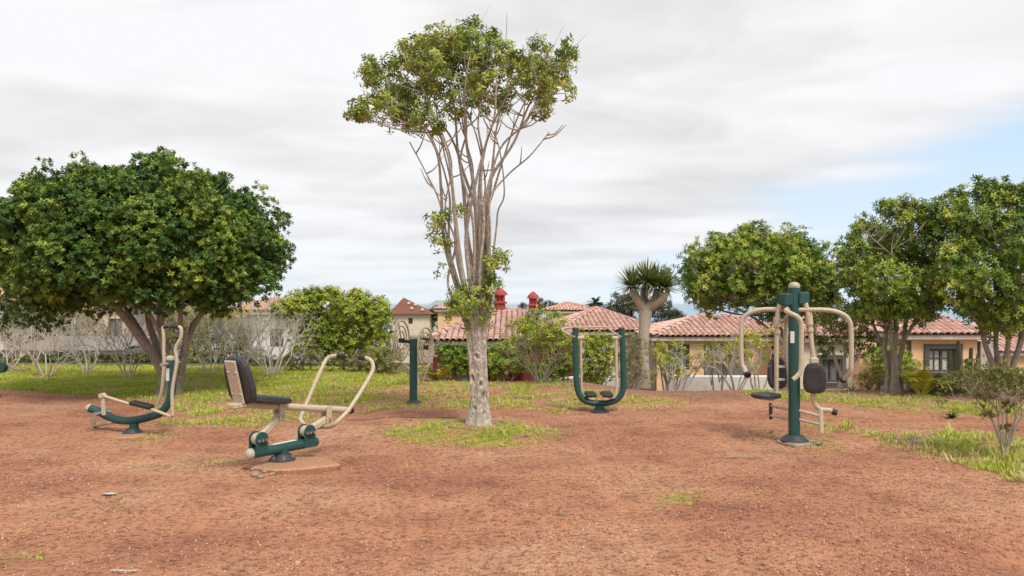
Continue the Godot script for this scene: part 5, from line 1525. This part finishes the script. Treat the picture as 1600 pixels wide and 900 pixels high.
func make_elliptical() -> void:
	begin(stand(207, 9.55), -0.10)
	var t := thing("elliptical_trainer", fo, "green elliptical trainer with curved frame in front of the big tree", "exercise machine", "green outdoor exercise machines", ft)
	var g := Geo.new()
	g.tube([on(140, 638), on(152, 642), on(166, 649), on(184, 656), on(206, 657), on(232, 652), on(250, 645), on(262, 631), on(268, 612), on(269, 590), on(267, 570), on(266, 561)], 0.051, 14, 4)
	part(t, "frame", g, M.green)
	g = Geo.new()
	footing(g, 0.13, 0.07)
	part(t, "base", g, M.foot)
	g = Geo.new()
	g.box(Vector3(0.02, 0.075, 0), Vector3(0.09, 0.13, 0.09), Basis(), 0.012)
	part(t, "pedestal", g, M.green)
	knob(t, "end_cap", on(139, 637.5), 0.053, M.cap, Vector3(-1, 0.35, 0))
	knob(t, "end_cap", on(266, 560), 0.053, M.cap)
	g = Geo.new()
	var ax := on(266, 568)
	g.tube([ax + Vector3(0, 0, -0.2), ax + Vector3(0, 0, 0.2)], 0.024, 10)
	part(t, "axle", g, M.steel)
	g = Geo.new()
	g.box(on(266.5, 585) + Vector3(-0.01, 0, 0.05), Vector3(0.045, 0.16, 0.012), Basis(), 0.003)
	part(t, "sticker", g, M.sticker)
	for s in [-1.0, 1.0]:
		var v: float = 0.17 * s
		var x: float = 5.5 * s
		g = Geo.new()
		var sway: float = 6.0 * s
		g.tube([on(258 + x * 1.5 + sway * 0.6, 649 - 9 * (1 - s), v), on(261 + x * 1.5, 610, v), on(266 + x * 1.8, 568, v), on(265 + x * 1.7, 545, v), on(269 + x * 2.4, 528, v), on(269 + x * 2.6, 515, v), on(268 + x * 2.2, 511, v), on(267 + x * 0.6, 510.5, v)], 0.021, 10, 4)
		part(t, "lever_arm", g, M.beige)
		g = Geo.new()
		g.tube([on(268 + x * 2.1, 511, v), on(266 + x * 0.4, 510.5, v)], 0.024, 10)
		part(t, "grip", g, M.black)
	var cr := on(160, 645)
	g = Geo.new()
	g.tube([cr + Vector3(0, 0, -0.15), cr + Vector3(0, 0, 0.15)], 0.03, 12)
	part(t, "crank_axle", g, M.steel)
	for s in [[0.15, [160, 618], [162, 646], [205, 632], [238, 640], [270, 652]], [-0.15, [146, 666], [149, 645], [182, 659], [215, 655], [262, 648]]]:
		var v: float = s[0]
		g = Geo.new()
		var e := on(s[1][0], s[1][1], v); var b := on(s[2][0], s[2][1], v)
		var dv := (e - b).normalized()
		g.box((e + b) / 2, Vector3(0.05, (e - b).length() + 0.05, 0.03), Basis(dv.cross(Vector3.BACK), dv, Vector3.BACK), 0.008)
		g.tube([e + Vector3(0, 0, -0.04), e + Vector3(0, 0, 0.04)], 0.032, 12)
		part(t, "crank", g, M.beige)
		g = Geo.new()
		g.tube([e, on(s[3][0], s[3][1], v), on(s[4][0], s[4][1], v), on(s[5][0], s[5][1], v)], 0.019, 8, 3)
		part(t, "pedal_rod", g, M.beige)
		g = Geo.new()
		var p0 := on(s[3][0], s[3][1], v); var p1 := on(s[4][0], s[4][1], v)
		if v < 0.0: continue
		var pd := (p1 - p0).normalized()
		g.box((p0 + p1) / 2 + Vector3.UP * 0.03, Vector3((p1 - p0).length(), 0.05, 0.14), Basis(pd, Vector3.BACK.cross(pd), Vector3.BACK), 0.018)
		part(t, "pedal", g, M.black)
	# footing patch
	g = Geo.new()
	g.lathe(Vector3.ZERO, [Vector2(0, 0.012), Vector2(0.24, 0.012), Vector2(0.27, -0.03)], 14)
	single("footing_slab", fo + Vector3(-0.04, 0.002, 0.06), g, M.mudslab, "small round footing under the elliptical trainer", "slab")

func make_rower() -> void:
	var c := survey(441, 722, 7.62)
	begin(Vector3(c.x, ground_y(c.x, c.z) + 0.05, c.z), deg_to_rad(58.0))
	var t := thing("rowing_machine", fo, "green and beige rowing machine with black seat on a brown slab", "exercise machine", "green outdoor exercise machines", ft)
	var g := Geo.new()
	var b0 := on(390, 709.5); var b1 := on(492, 690)
	g.tube([b0, b1], 0.052, 16)
	part(t, "base_beam", g, M.green)
	knob(t, "end_cap", b0, 0.054, M.cap, b0 - b1)
	knob(t, "end_cap", b1, 0.052, M.green, b1 - b0)
	g = Geo.new()
	g.tube([Vector3(0, 0.03, 0), Vector3(0, 0.15, 0)], [0.06, 0.05], 14)
	part(t, "pedestal", g, M.green)
	g = Geo.new()
	footing(g, 0.135, 0.07)
	part(t, "base", g, M.foot)
	for k in 6:
		g = Geo.new()
		g.lathe(Vector3(cos(k * PI / 3) * 0.105, 0.02, sin(k * PI / 3) * 0.105), [Vector2(0.014, 0), Vector2(0.014, 0.03), Vector2(0, 0.036)], 8)
		part(t, "bolt", g, M.steel)
	g = Geo.new()
	var mid := (b0 + b1) / 2 + Vector3(0.0, 0.053, 0)
	g.box(mid, Vector3(0.3, 0.006, 0.05), Basis(), 0.002)
	part(t, "sticker", g, M.sticker)
	# brackets: two cheek plates each
	var piv := []
	for q in [[404, 686, 404, 705], [479, 674, 479, 695]]:
		var top := on(q[0], q[1]); var low := on(q[2], q[3])
		piv.append(top)
		g = Geo.new()
		for s in [-1.0, 1.0]:
			g.box((top + low) / 2 + Vector3(0, -0.01, 0.05 * s), Vector3(0.15, (top - low).length() + 0.02, 0.014), Basis(), 0.004)
			g.tube([top + Vector3(0, 0, 0.043 * s), top + Vector3(0, 0, 0.057 * s)], 0.075, 20)
		part(t, "bracket", g, M.green)
		for x in [-0.045, 0.0, 0.045]:
			g = Geo.new()
			g.tube([top + Vector3(x, -0.01, 0.056), top + Vector3(x, -0.01, 0.07)], 0.015, 8)
			part(t, "bolt", g, M.steel)
	# swing arms
	var ends := [on(437, 650), on(510, 655)]
	for k in 2:
		var dv: Vector3 = (ends[k] - piv[k]).normalized()
		g = Geo.new()
		var bs := Basis(dv.cross(Vector3.BACK), dv, Vector3.BACK)
		g.box((ends[k] + piv[k]) / 2, Vector3(0.085, ends[k].distance_to(piv[k]) + 0.02, 0.06), bs, 0.02)
		g.tube([piv[k] + Vector3(0, 0, -0.038), piv[k] + Vector3(0, 0, 0.038)], 0.062, 18)
		g.tube([ends[k] + Vector3(0, 0, -0.034), ends[k] + Vector3(0, 0, 0.034)], 0.04, 16)
		part(t, "swing_arm", g, M.beige)
	# seat tube with hangers
	var s0 := on(372, 631); var s1 := on(545, 641)
	g = Geo.new()
	g.tube([s0, s1], 0.036, 14)
	part(t, "seat_tube", g, M.beige)
	g = Geo.new()
	g.tube([s1, s1 + (s1 - s0).normalized() * 0.05], 0.038, 14)
	part(t, "end_cap", g, M.black)
	for k in 2:
		g = Geo.new()
		var top: Vector3 = s0.lerp(s1, clampf((ends[k].x - s0.x) / (s1.x - s0.x), 0, 1))
		for s in [-1.0, 1.0]: g.box((ends[k] + top) / 2 + Vector3(0, 0, 0.043 * s), Vector3(0.075, top.distance_to(ends[k]) + 0.07, 0.012), Basis(), 0.004)
		part(t, "hanger", g, M.beige)
		g = Geo.new()
		g.tube([ends[k] + Vector3(0, 0, -0.062), ends[k] + Vector3(0, 0, 0.062)], 0.016, 8)
		part(t, "bolt", g, M.steel)
	# seat and backrest
	var sa := on(388, 628); var sb := on(440, 632)
	var sd := (sb - sa).normalized()
	var up := Vector3.BACK.cross(sd)
	g = pad_shape((sb - sa).length() + 0.06, 0.36, 0.07)
	part(t, "seat", moved(g, Transform3D(Basis(sd, Vector3.FORWARD, up), (sa + sb) / 2 + up * 0.045)), M.pad)
	var ba := on(378, 629); var bb := on(363, 562)
	var bd := (bb - ba).normalized()
	var fw := bd.cross(Vector3.BACK)
	if fw.x < 0: fw = -fw
	g = pad_shape(0.36, (bb - ba).length() + 0.04, 0.085)
	part(t, "backrest", moved(g, Transform3D(Basis(bd.cross(fw), bd, fw), (ba + bb) / 2 + fw * 0.03)), M.pad)
	g = Geo.new()
	g.box((ba + bb) / 2 - fw * 0.03 + bd * 0.0, Vector3(0.16, (bb - ba).length() - 0.0, 0.022), Basis(bd.cross(fw), bd, fw), 0.008)
	part(t, "back_plate", g, M.beige)
	for q in [[-0.055, 0.1], [0.055, 0.1], [-0.055, -0.12], [0.055, -0.12]]:
		g = Geo.new()
		var p: Vector3 = (ba + bb) / 2 - fw * 0.035 + bd * q[1] + bd.cross(fw) * q[0]
		g.ball(p, Vector3.ONE * 0.017)
		part(t, "bolt", g, M.steel)
	g = Geo.new()
	g.box(on(374, 633) + Vector3(0, 0, 0), Vector3(0.2, 0.05, 0.12), Basis(), 0.01)
	part(t, "seat_bracket", g, M.beige)
	# handle: one bent bar, grips turned inwards
	g = Geo.new()
	var vf := -0.27; var vn := 0.27
	var hp := [on(541, 556, -0.06), on(527, 556, -0.16), on(513, 559, -0.26), on(503, 575, vf), on(473, 645, vf), on(471, 658, -0.24), on(484, 667, -0.12), on(505, 667, 0.0), on(517, 666, 0.16), on(528, 658, 0.25), on(548, 636, vn), on(578, 588, vn), on(583, 572, 0.26), on(577, 561, 0.2), on(562, 558.5, 0.06)]
	g.tube(hp, 0.0225, 12, 5)
	part(t, "handlebar", g, M.beige)
	for q in [[hp[0], hp[1]], [hp[14], hp[13].lerp(hp[14], 0.35)]]:
		g = Geo.new()
		g.tube([q[0], q[1]], 0.027, 12)
		part(t, "grip", g, M.black)
	# slab
	g = Geo.new()
	var rim := []
	for k in 40:
		var a := TAU * k / 40.0
		rim.append(Vector3(cos(a) * 0.45 * (1.0 + 0.10 * sin(a * 3.0 + 1.0) + 0.05 * sin(a * 7.0) + rr(-0.03, 0.03)), 0, sin(a) * 0.30 * (1.0 + 0.08 * sin(a * 5.0) + rr(-0.04, 0.04))))
	for k in 40:
		var p: Vector3 = rim[k]; var q: Vector3 = rim[(k + 1) % 40]
		g.poly([Vector3(0, 0.055, 0), p * 0.93 + Vector3.UP * 0.05, q * 0.93 + Vector3.UP * 0.05], Vector3.UP)
		g.poly([p * 0.93 + Vector3.UP * 0.05, q * 0.93 + Vector3.UP * 0.05, q + Vector3.UP * 0.03, p + Vector3.UP * 0.03], p + Vector3.UP * 0.3)
		g.poly([p + Vector3.UP * 0.03, q + Vector3.UP * 0.03, q * 0.94 + Vector3.DOWN * 0.05, p * 0.94 + Vector3.DOWN * 0.05], p)
	single("footing_slab", Vector3(fo.x + 0.12, fo.y - 0.052, fo.z + 0.08), g, M.mudslab, "cracked brown footing slab under the rowing machine", "slab")
	for k in [[400, 742, 0.045, "flat pale stone at the left end of the brown slab"], [414, 738, 0.03, "small tan stone in the rubble beside the brown slab"], [408, 746, 0.035, "broken tan stone at the front of the slab rubble"], [425, 741, 0.03, "brown rubble lump touching the slab edge"], [395, 736, 0.025, "little stone farthest left of the slab rubble"]]:
		g = Geo.new()
		g.ball(Vector3.ZERO, Vector3(k[2] * 1.3, k[2] * 0.6, k[2]), Basis(Vector3.UP, rr(0, TAU)), 5, 8)
		for i in g.v.size(): g.v[i] *= 1.0 + 0.18 * sin(g.v[i].x * 120.0 + g.v[i].z * 90.0)
		var p := ground_at(k[0], k[1])
		p.y = near_y(p.x, p.z) + k[2] * 0.3
		single("stone", p, g, M.concrete, k[3], "stone", "rubble stones by the slab")

func make_wheels() -> void:
	begin(stand(646, 12.45), deg_to_rad(-15.0))
	var t := thing("wheel_post", fo, "green post with two beige ringed turning wheels beside the slender tree", "exercise machine", "green outdoor exercise machines", ft)
	var g := Geo.new()
	g.tube([Vector3(0, 0.02, 0), Vector3(0, 1.10, 0)], 0.065, 16)
	part(t, "post", g, M.green)
	knob(t, "post_cap", Vector3(0, 1.10, 0), 0.066, M.cap)
	g = Geo.new()
	footing(g, 0.15, 0.06)
	part(t, "base", g, M.foot)
	for s in [-1.0, 1.0]:
		var y := 1.05 if s < 0 else 0.94
		var xw: float = 0.215 * s
		g = Geo.new()
		g.tube([Vector3(0.05 * s, y - 0.02, 0), Vector3(xw + 0.03 * s, y, 0)], 0.028, 10)
		part(t, "axle", g, M.black)
		var hub := Vector3(xw, y, 0)
		var wg := Geo.new()
		wg.torus(hub, Vector3.RIGHT, 0.33, 0.017, 44, 8)
		var wheel := part(t, "wheel", wg, M.beige)
		for r in [0.245, 0.155]:
			wg = Geo.new()
			wg.torus(hub + Vector3(0.01 * s, 0, 0), Vector3.RIGHT, r, 0.013, 36, 7)
			part(wheel, "inner_ring", wg, M.beige)
		for k in 3:
			wg = Geo.new()
			var a := TAU * k / 3.0 + 0.4
			wg.tube([hub, hub + Vector3(0, cos(a), sin(a)) * 0.34], 0.013, 7)
			part(wheel, "spoke", wg, M.beige)
		wg = Geo.new()
		wg.tube([hub - Vector3(0.04, 0, 0), hub + Vector3(0.04, 0, 0)], 0.042, 14)
		part(wheel, "hub", wg, M.black)
		for k in 2:
			wg = Geo.new()
			var a := PI * k + 0.9
			var p := hub + Vector3(0, cos(a), sin(a)) * 0.245
			wg.tube([p, p + Vector3(0.13 * s, 0, 0)], 0.016, 8)
			part(wheel, "handle", wg, M.beige if k else M.black)

func make_air_walker() -> void:
	begin(stand(937, 11.5), 0.0)
	var t := thing("air_walker", fo, "green U shaped air walker with hanging beige footrests", "exercise machine", "green outdoor exercise machines", ft)
	var g := Geo.new()
	g.tube([on(899, 513), on(899, 545), on(900, 580), on(902, 606), on(909, 622), on(922, 629), on(937, 630), on(953, 629), on(967, 621), on(974, 606), on(974, 580), on(973, 545), on(971, 513)], 0.047, 16, 4)
	part(t, "frame", g, M.green)
	g = Geo.new()
	g.tube([Vector3(0, 0.02, 0), Vector3(0, 0.1, 0)], [0.09, 0.06], 14)
	part(t, "pedestal", g, M.green)
	g = Geo.new()
	footing(g, 0.15, 0.05)
	part(t, "base", g, M.foot)
	g = Geo.new()
	g.tube([on(898, 526, 0.05), on(889, 523, -0.1), on(879, 516, -0.35), on(884, 512.5, -0.42), on(910, 511.5, -0.42), on(940, 511, -0.42), on(950, 512.5, -0.38), on(961, 521, -0.1), on(970, 526, 0.05)], 0.014, 9, 4)
	part(t, "handlebar", g, M.beige)
	for s in [-1.0, 1.0]:
		var x := 907.5 if s < 0 else 963.0
		g = Geo.new()
		g.tube([on(900 if s < 0 else 972, 528), on(913 if s < 0 else 957, 528)], 0.03, 12)
		part(t, "pivot", g, M.beige)
		g = Geo.new()
		var arm := [on(x, 526, 0.0), on(x, 560, 0.02 * s), on(x + 0.8, 600, 0.05 * s), on(x - 1.0 * s, 616, 0.06 * s), on(x - 5.0 * s, 621, 0.07 * s), on(x - 12 * s, 621, 0.08 * s)]
		g.tube(arm, 0.022, 10, 4)
		part(t, "swing_arm", g, M.beige)
		g = Geo.new()
		var p := on(x - 15 * s, 616.5, 0.08 * s)
		g.box(p, Vector3(0.18, 0.05, 0.34), Basis(), 0.02)
		for k in 4: g.box(p + Vector3(0, 0.03, -0.12 + 0.08 * k), Vector3(0.15, 0.02, 0.03), Basis(), 0.006)
		part(t, "footrest", g, M.black)
		g = Geo.new()
		g.lathe(on(899 if s < 0 else 971, 513), [Vector2(0.049, -0.03), Vector2(0.049, 0.0), Vector2(0.04, 0.016), Vector2(0, 0.02)], 14)
		part(t, "end_cap", g, M.foot)

func make_press() -> void:
	begin(stand(1241, 8.95), 0.0)
	fo.y += 0.03
	var t := thing("chest_press", fo, "tall green chest press station with beige arms and hanging black seats", "exercise machine", "green outdoor exercise machines", ft)
	var g := Geo.new()
	g.tube([Vector3(0, 0.02, 0), Vector3(0, 1.86, 0)], 0.067, 18)
	part(t, "post", g, M.green)
	knob(t, "post_cap", Vector3(0, 1.86, 0), 0.068, M.cap)
	g = Geo.new()
	footing(g, 0.165, 0.075)
	part(t, "base", g, M.foot)
	g = Geo.new()
	g.box(on(1229, 468, 0.0), Vector3(0.15, 0.15, 0.14), Basis(Vector3.UP, 0.35), 0.015); g.box(on(1252, 466, 0.0), Vector3(0.15, 0.15, 0.14), Basis(Vector3.UP, 0.35), 0.015)
	part(t, "cross_head", g, M.green)
	g = Geo.new()
	g.box(on(1238, 527, 0.068), Vector3(0.05, 0.14, 0.01), Basis(), 0.002)
	part(t, "sticker", g, M.sticker)
	# big side arms
	g = Geo.new()
	g.tube([on(1241, 484.5, -0.02), on(1215, 483.5, -0.06), on(1188, 484, -0.12), on(1168, 491, -0.18), on(1159, 503, -0.2), on(1158, 530, -0.2), on(1159, 565, -0.2), on(1164, 578, -0.16), on(1168, 585, -0.1)], 0.0275, 12, 4)
	part(t, "press_arm", g, M.beige)
	g = Geo.new()
	g.tube([on(1232, 484, 0.0), on(1262, 484, 0.06), on(1293, 484.5, 0.12), on(1315, 490, 0.16), on(1327, 501, 0.18), on(1330, 520, 0.18), on(1330, 565, 0.18), on(1328, 582, 0.16), on(1318, 593, 0.08)], 0.0275, 12, 4)
	part(t, "press_arm", g, M.beige)
	# the two short arms by the post
	g = Geo.new()
	g.tube([on(1230, 483, 0.04), on(1228.5, 486, 0.24), on(1236, 490, 0.34), on(1247, 496, 0.36), on(1252, 508, 0.36), on(1252, 545, 0.36), on(1251, 578, 0.36), on(1245, 588, 0.36), on(1239, 593, 0.36)], 0.0275, 12, 4)
	part(t, "press_arm", g, M.beige)
	g = Geo.new()
	g.tube([on(1236, 490, -0.05), on(1229, 497, -0.22), on(1227.5, 512, -0.28), on(1227.5, 560, -0.28), on(1230, 590, -0.28)], 0.0275, 12, 4)
	part(t, "press_arm", g, M.beige)
	for q in [[on(1167, 584, -0.11), on(1169, 587, -0.08)], [on(1319, 592, 0.09), on(1316.5, 594.5, 0.06)]]:
		g = Geo.new()
		g.tube(q, 0.039, 12)
		part(t, "grip", g, M.black)
	# hanging links, collars, backrests and seats
	for s in [-1.0, 1.0]:
		var top := on(1219, 476, -0.02) if s < 0 else on(1258, 474, 0.04)
		var knee := on(1214, 503, -0.04) if s < 0 else on(1264, 500, 0.06)
		var low := on(1213, 612, -0.06) if s < 0 else on(1272, 575, 0.08)
		g = Geo.new()
		g.tube([top, knee, low], [0.032, 0.03, 0.028], 10, 3)
		part(t, "hanger", g, M.beige)
		g = Geo.new()
		var dv := (low - knee).normalized()
		g.tube([knee - dv * 0.06, knee + dv * 0.06], 0.045, 12)
		var kk := knee + dv * 0.12
		g.tube([kk - dv * 0.02, kk + dv * 0.02], 0.042, 12)
		part(t, "collar", g, M.beige)
	g = pad_shape(0.28, 0.38, 0.07)
	part(t, "backrest", moved(g, Transform3D(Basis(Vector3.UP, 3.6) * Basis(Vector3.RIGHT, 0.08), on(1214, 583, -0.14))), M.pad)
	for y in [573, 593]:
		g = Geo.new()
		g.box(on(1214, y, -0.09), Vector3(0.2, 0.03, 0.02), Basis(), 0.005)
		part(t, "back_bar", g, M.sticker)
	g = pad_shape(0.32, 0.30, 0.06)
	part(t, "seat", moved(g, Transform3D(Basis(Vector3.UP, 0.4) * Basis(Vector3.RIGHT, -PI / 2), on(1196, 618, -0.05))), M.pad)
	g = Geo.new()
	g.tube([on(1213, 608, -0.06), on(1213, 616, -0.05), on(1208, 623, -0.03), on(1196, 622, -0.05)], 0.024, 9, 4)
	part(t, "seat_bracket", g, M.beige)
	g = pad_shape(0.255, 0.36, 0.08)
	part(t, "backrest", moved(g, Transform3D(Basis(Vector3.UP, -0.35) * Basis(Vector3.RIGHT, 0.05), on(1273, 591, 0.16))), M.pad)
	g = Geo.new()
	g.box(on(1272, 568, 0.1), Vector3(0.10, 0.14, 0.05), Basis(), 0.012)
	part(t, "back_plate", g, M.beige)
	g = Geo.new()
	g.tube([on(1271, 612, 0.1), on(1271, 624, 0.1), on(1275, 634, 0.1), on(1283, 640, 0.1), on(1295, 641, 0.12), on(1304, 644, 0.14)], 0.03, 10, 4)
	part(t, "seat_bracket", g, M.beige)
	g = Geo.new()
	g.tube([on(1300, 643, 0.13), on(1308, 645, 0.15)], 0.036, 10)
	part(t, "end_cap", g, M.black)
	# foot rails
	for q in [[on(1204, 633, -0.25), on(1236, 641, -0.02)], [on(1204, 649, -0.25), on(1236, 655, -0.02)], [on(1246, 641, 0.02), on(1281, 650, 0.22)], [on(1246, 655, 0.02), on(1281, 663, 0.22)]]:
		g = Geo.new()
		g.tube(q, 0.02, 9)
		part(t, "foot_rail", g, M.beige)
	g = Geo.new()
	g.tube([on(1282, 641, 0.2), on(1283, 676, 0.22)], 0.03, 10)
	part(t, "rail_post", g, M.beige)
	g = Geo.new()
	g.tube([on(1204, 630, -0.25), on(1204.5, 655, -0.25)], 0.022, 10)
	part(t, "rail_post", g, M.foot)
	# slab
	g = Geo.new()
	g.box(Vector3(0.06, 0.0, 0.02), Vector3(0.44, 0.07, 0.34), Basis(Vector3.UP, 0.35), 0.02)
	single("footing_slab", fo + Vector3(0, -0.03, 0), g, M.concrete, "pale square footing slab under the chest press", "slab")

func make_edge_machine() -> void:
	begin(stand(-14, 13.2), 0.0)
	var t := thing("spinner_machine", fo, "green disc and beige tube of a machine cut off at the left edge", "exercise machine", "green outdoor exercise machines", ft)
	var g := Geo.new()
	g.tube([Vector3(0, 0.02, 0), Vector3(0, 0.55, 0)], 0.06, 14)
	part(t, "post", g, M.green)
	g = Geo.new()
	footing(g, 0.15, 0.06)
	part(t, "base", g, M.foot)
	g = Geo.new()
	var c := on(1, 574, 0.05)
	g.tube([c + Vector3(0, 0, -0.05), c + Vector3(0, 0, 0.05)], 0.1, 22)
	part(t, "disc", g, M.green)
	g = Geo.new()
	g.tube([c, on(12, 571), on(22, 576), on(34, 578), on(46, 576)], 0.018, 9, 4)
	part(t, "arm", g, M.beige)
	g = Geo.new()
	g.tube([Vector3(0, 0.5, 0), c], 0.03, 9)
	part(t, "link", g, M.green)

func make_small_things() -> void:
	# irrigation hose across the earth and a loop round the slender tree
	var g := Geo.new()
	var pts := []
	for k in 15:
		var p := ground_at(540 + 12.6 * k, 655.0 + sin(k * 0.7) * 0.8)
		p.y = near_y(p.x, p.z) + 0.004
		pts.append(p)
	g.tube(pts, 0.006, 7, 3)
	single("irrigation_hose", Vector3.ZERO, g, M.hose, "dark irrigation hose lying straight across the red earth", "hose")
	g = Geo.new()
	pts = []
	for k in 25:
		var a := TAU * k / 24.0 * 0.93 + 0.4
		var x := -0.44 + cos(a) * 0.46; var z := -9.9 + sin(a) * 0.36
		pts.append(Vector3(x, near_y(x, z) + 0.012, z))
	g.tube(pts, 0.007, 7, 3)
	single("irrigation_hose", Vector3.ZERO, g, M.bark_grey, "thin grey hose loop lying round the slender tree base", "hose")
	g = Geo.new()
	for k in 2:
		g.poly([Vector3(-0.06, 0.008, -0.03), Vector3(0.0, 0.016 - k * 0.003, -0.035), Vector3(0.01, 0.012, 0.035), Vector3(-0.05, 0.008, 0.03)], Vector3.UP if k == 0 else Vector3.DOWN)
		g.poly([Vector3(0.0, 0.016 - k * 0.003, -0.035), Vector3(0.06, 0.008, -0.02), Vector3(0.055, 0.012, 0.03), Vector3(0.01, 0.012, 0.035)], Vector3.UP if k == 0 else Vector3.DOWN)
	var sp := ground_at(170, 777)
	sp.y = near_y(sp.x, sp.z) + 0.004
	single("paper_scrap", sp, g, M.litter, "crumpled white scrap on the red earth at lower left", "litter")
	for k in [[1160, 714, 0.34, "dark dry twig lying left of the chest press footing"], [195, 894, 0.16, "pale twig at the bottom edge of the bare earth"], [880, 803, 0.1, "short dark twig in the middle of the foreground"]]:
		g = Geo.new()
		g.tube([Vector3(-k[2] / 2, 0, 0), Vector3(-k[2] * 0.1, 0.01, 0.03), Vector3(k[2] * 0.25, 0.004, 0.02), Vector3(k[2] / 2, 0, -0.01)], [0.008, 0.007, 0.006, 0.003], 6, 3)
		g.tube([Vector3(k[2] * 0.1, 0.006, 0.02), Vector3(k[2] * 0.3, 0.01, 0.09)], [0.005, 0.002], 5)
		var p := ground_at(k[0], k[1])
		p.y = near_y(p.x, p.z) + 0.012
		single("twig", p, g, M.bark_brown if k[0] != 195 else M.bark_white, k[3], "twig")
	for k in [[112, 754, 0.03, "pale pebble on the earth left of the white scrap"], [1108, 880, 0.022, "lone pale pebble near the bottom edge, right of the middle"], [335, 667, 0.03, "pale pebble between the elliptical trainer and the rowing machine"], [690, 846, 0.016, "tiny pale pebble in the middle of the foreground earth"], [605, 760, 0.014, "tiny pebble right of the brown footing slab"]]:
		g = Geo.new()
		g.ball(Vector3.ZERO, Vector3(k[2], k[2] * 0.6, k[2] * 0.8), Basis(), 5, 9)
		for i in g.v.size(): g.v[i] *= 1.0 + 0.15 * sin(g.v[i].x * 150.0 + g.v[i].z * 110.0)
		var p := ground_at(k[0], k[1])
		p.y = near_y(p.x, p.z) + k[2] * 0.35
		single("pebble", p, g, M.concrete, k[3], "pebble", "loose pale pebbles")

func _ready() -> void:
	rng.seed = 20240
	n_low.frequency = 0.22; n_low.seed = 3; n_low.fractal_octaves = 3
	n_mid.frequency = 1.7; n_mid.seed = 8; n_mid.fractal_octaves = 4
	n_warp.frequency = 0.7; n_warp.seed = 21; n_warp.fractal_octaves = 3
	make_view()
	make_materials()
	make_zones()
	make_ground()
	make_houses()
	make_central_tree()
	make_round_tree()
	make_right_trees()
	make_plants()
	make_elliptical()
	make_rower()
	make_wheels()
	make_air_walker()
	make_press()
	make_edge_machine()
	make_small_things()
	make_grass()
	make_crumbs()
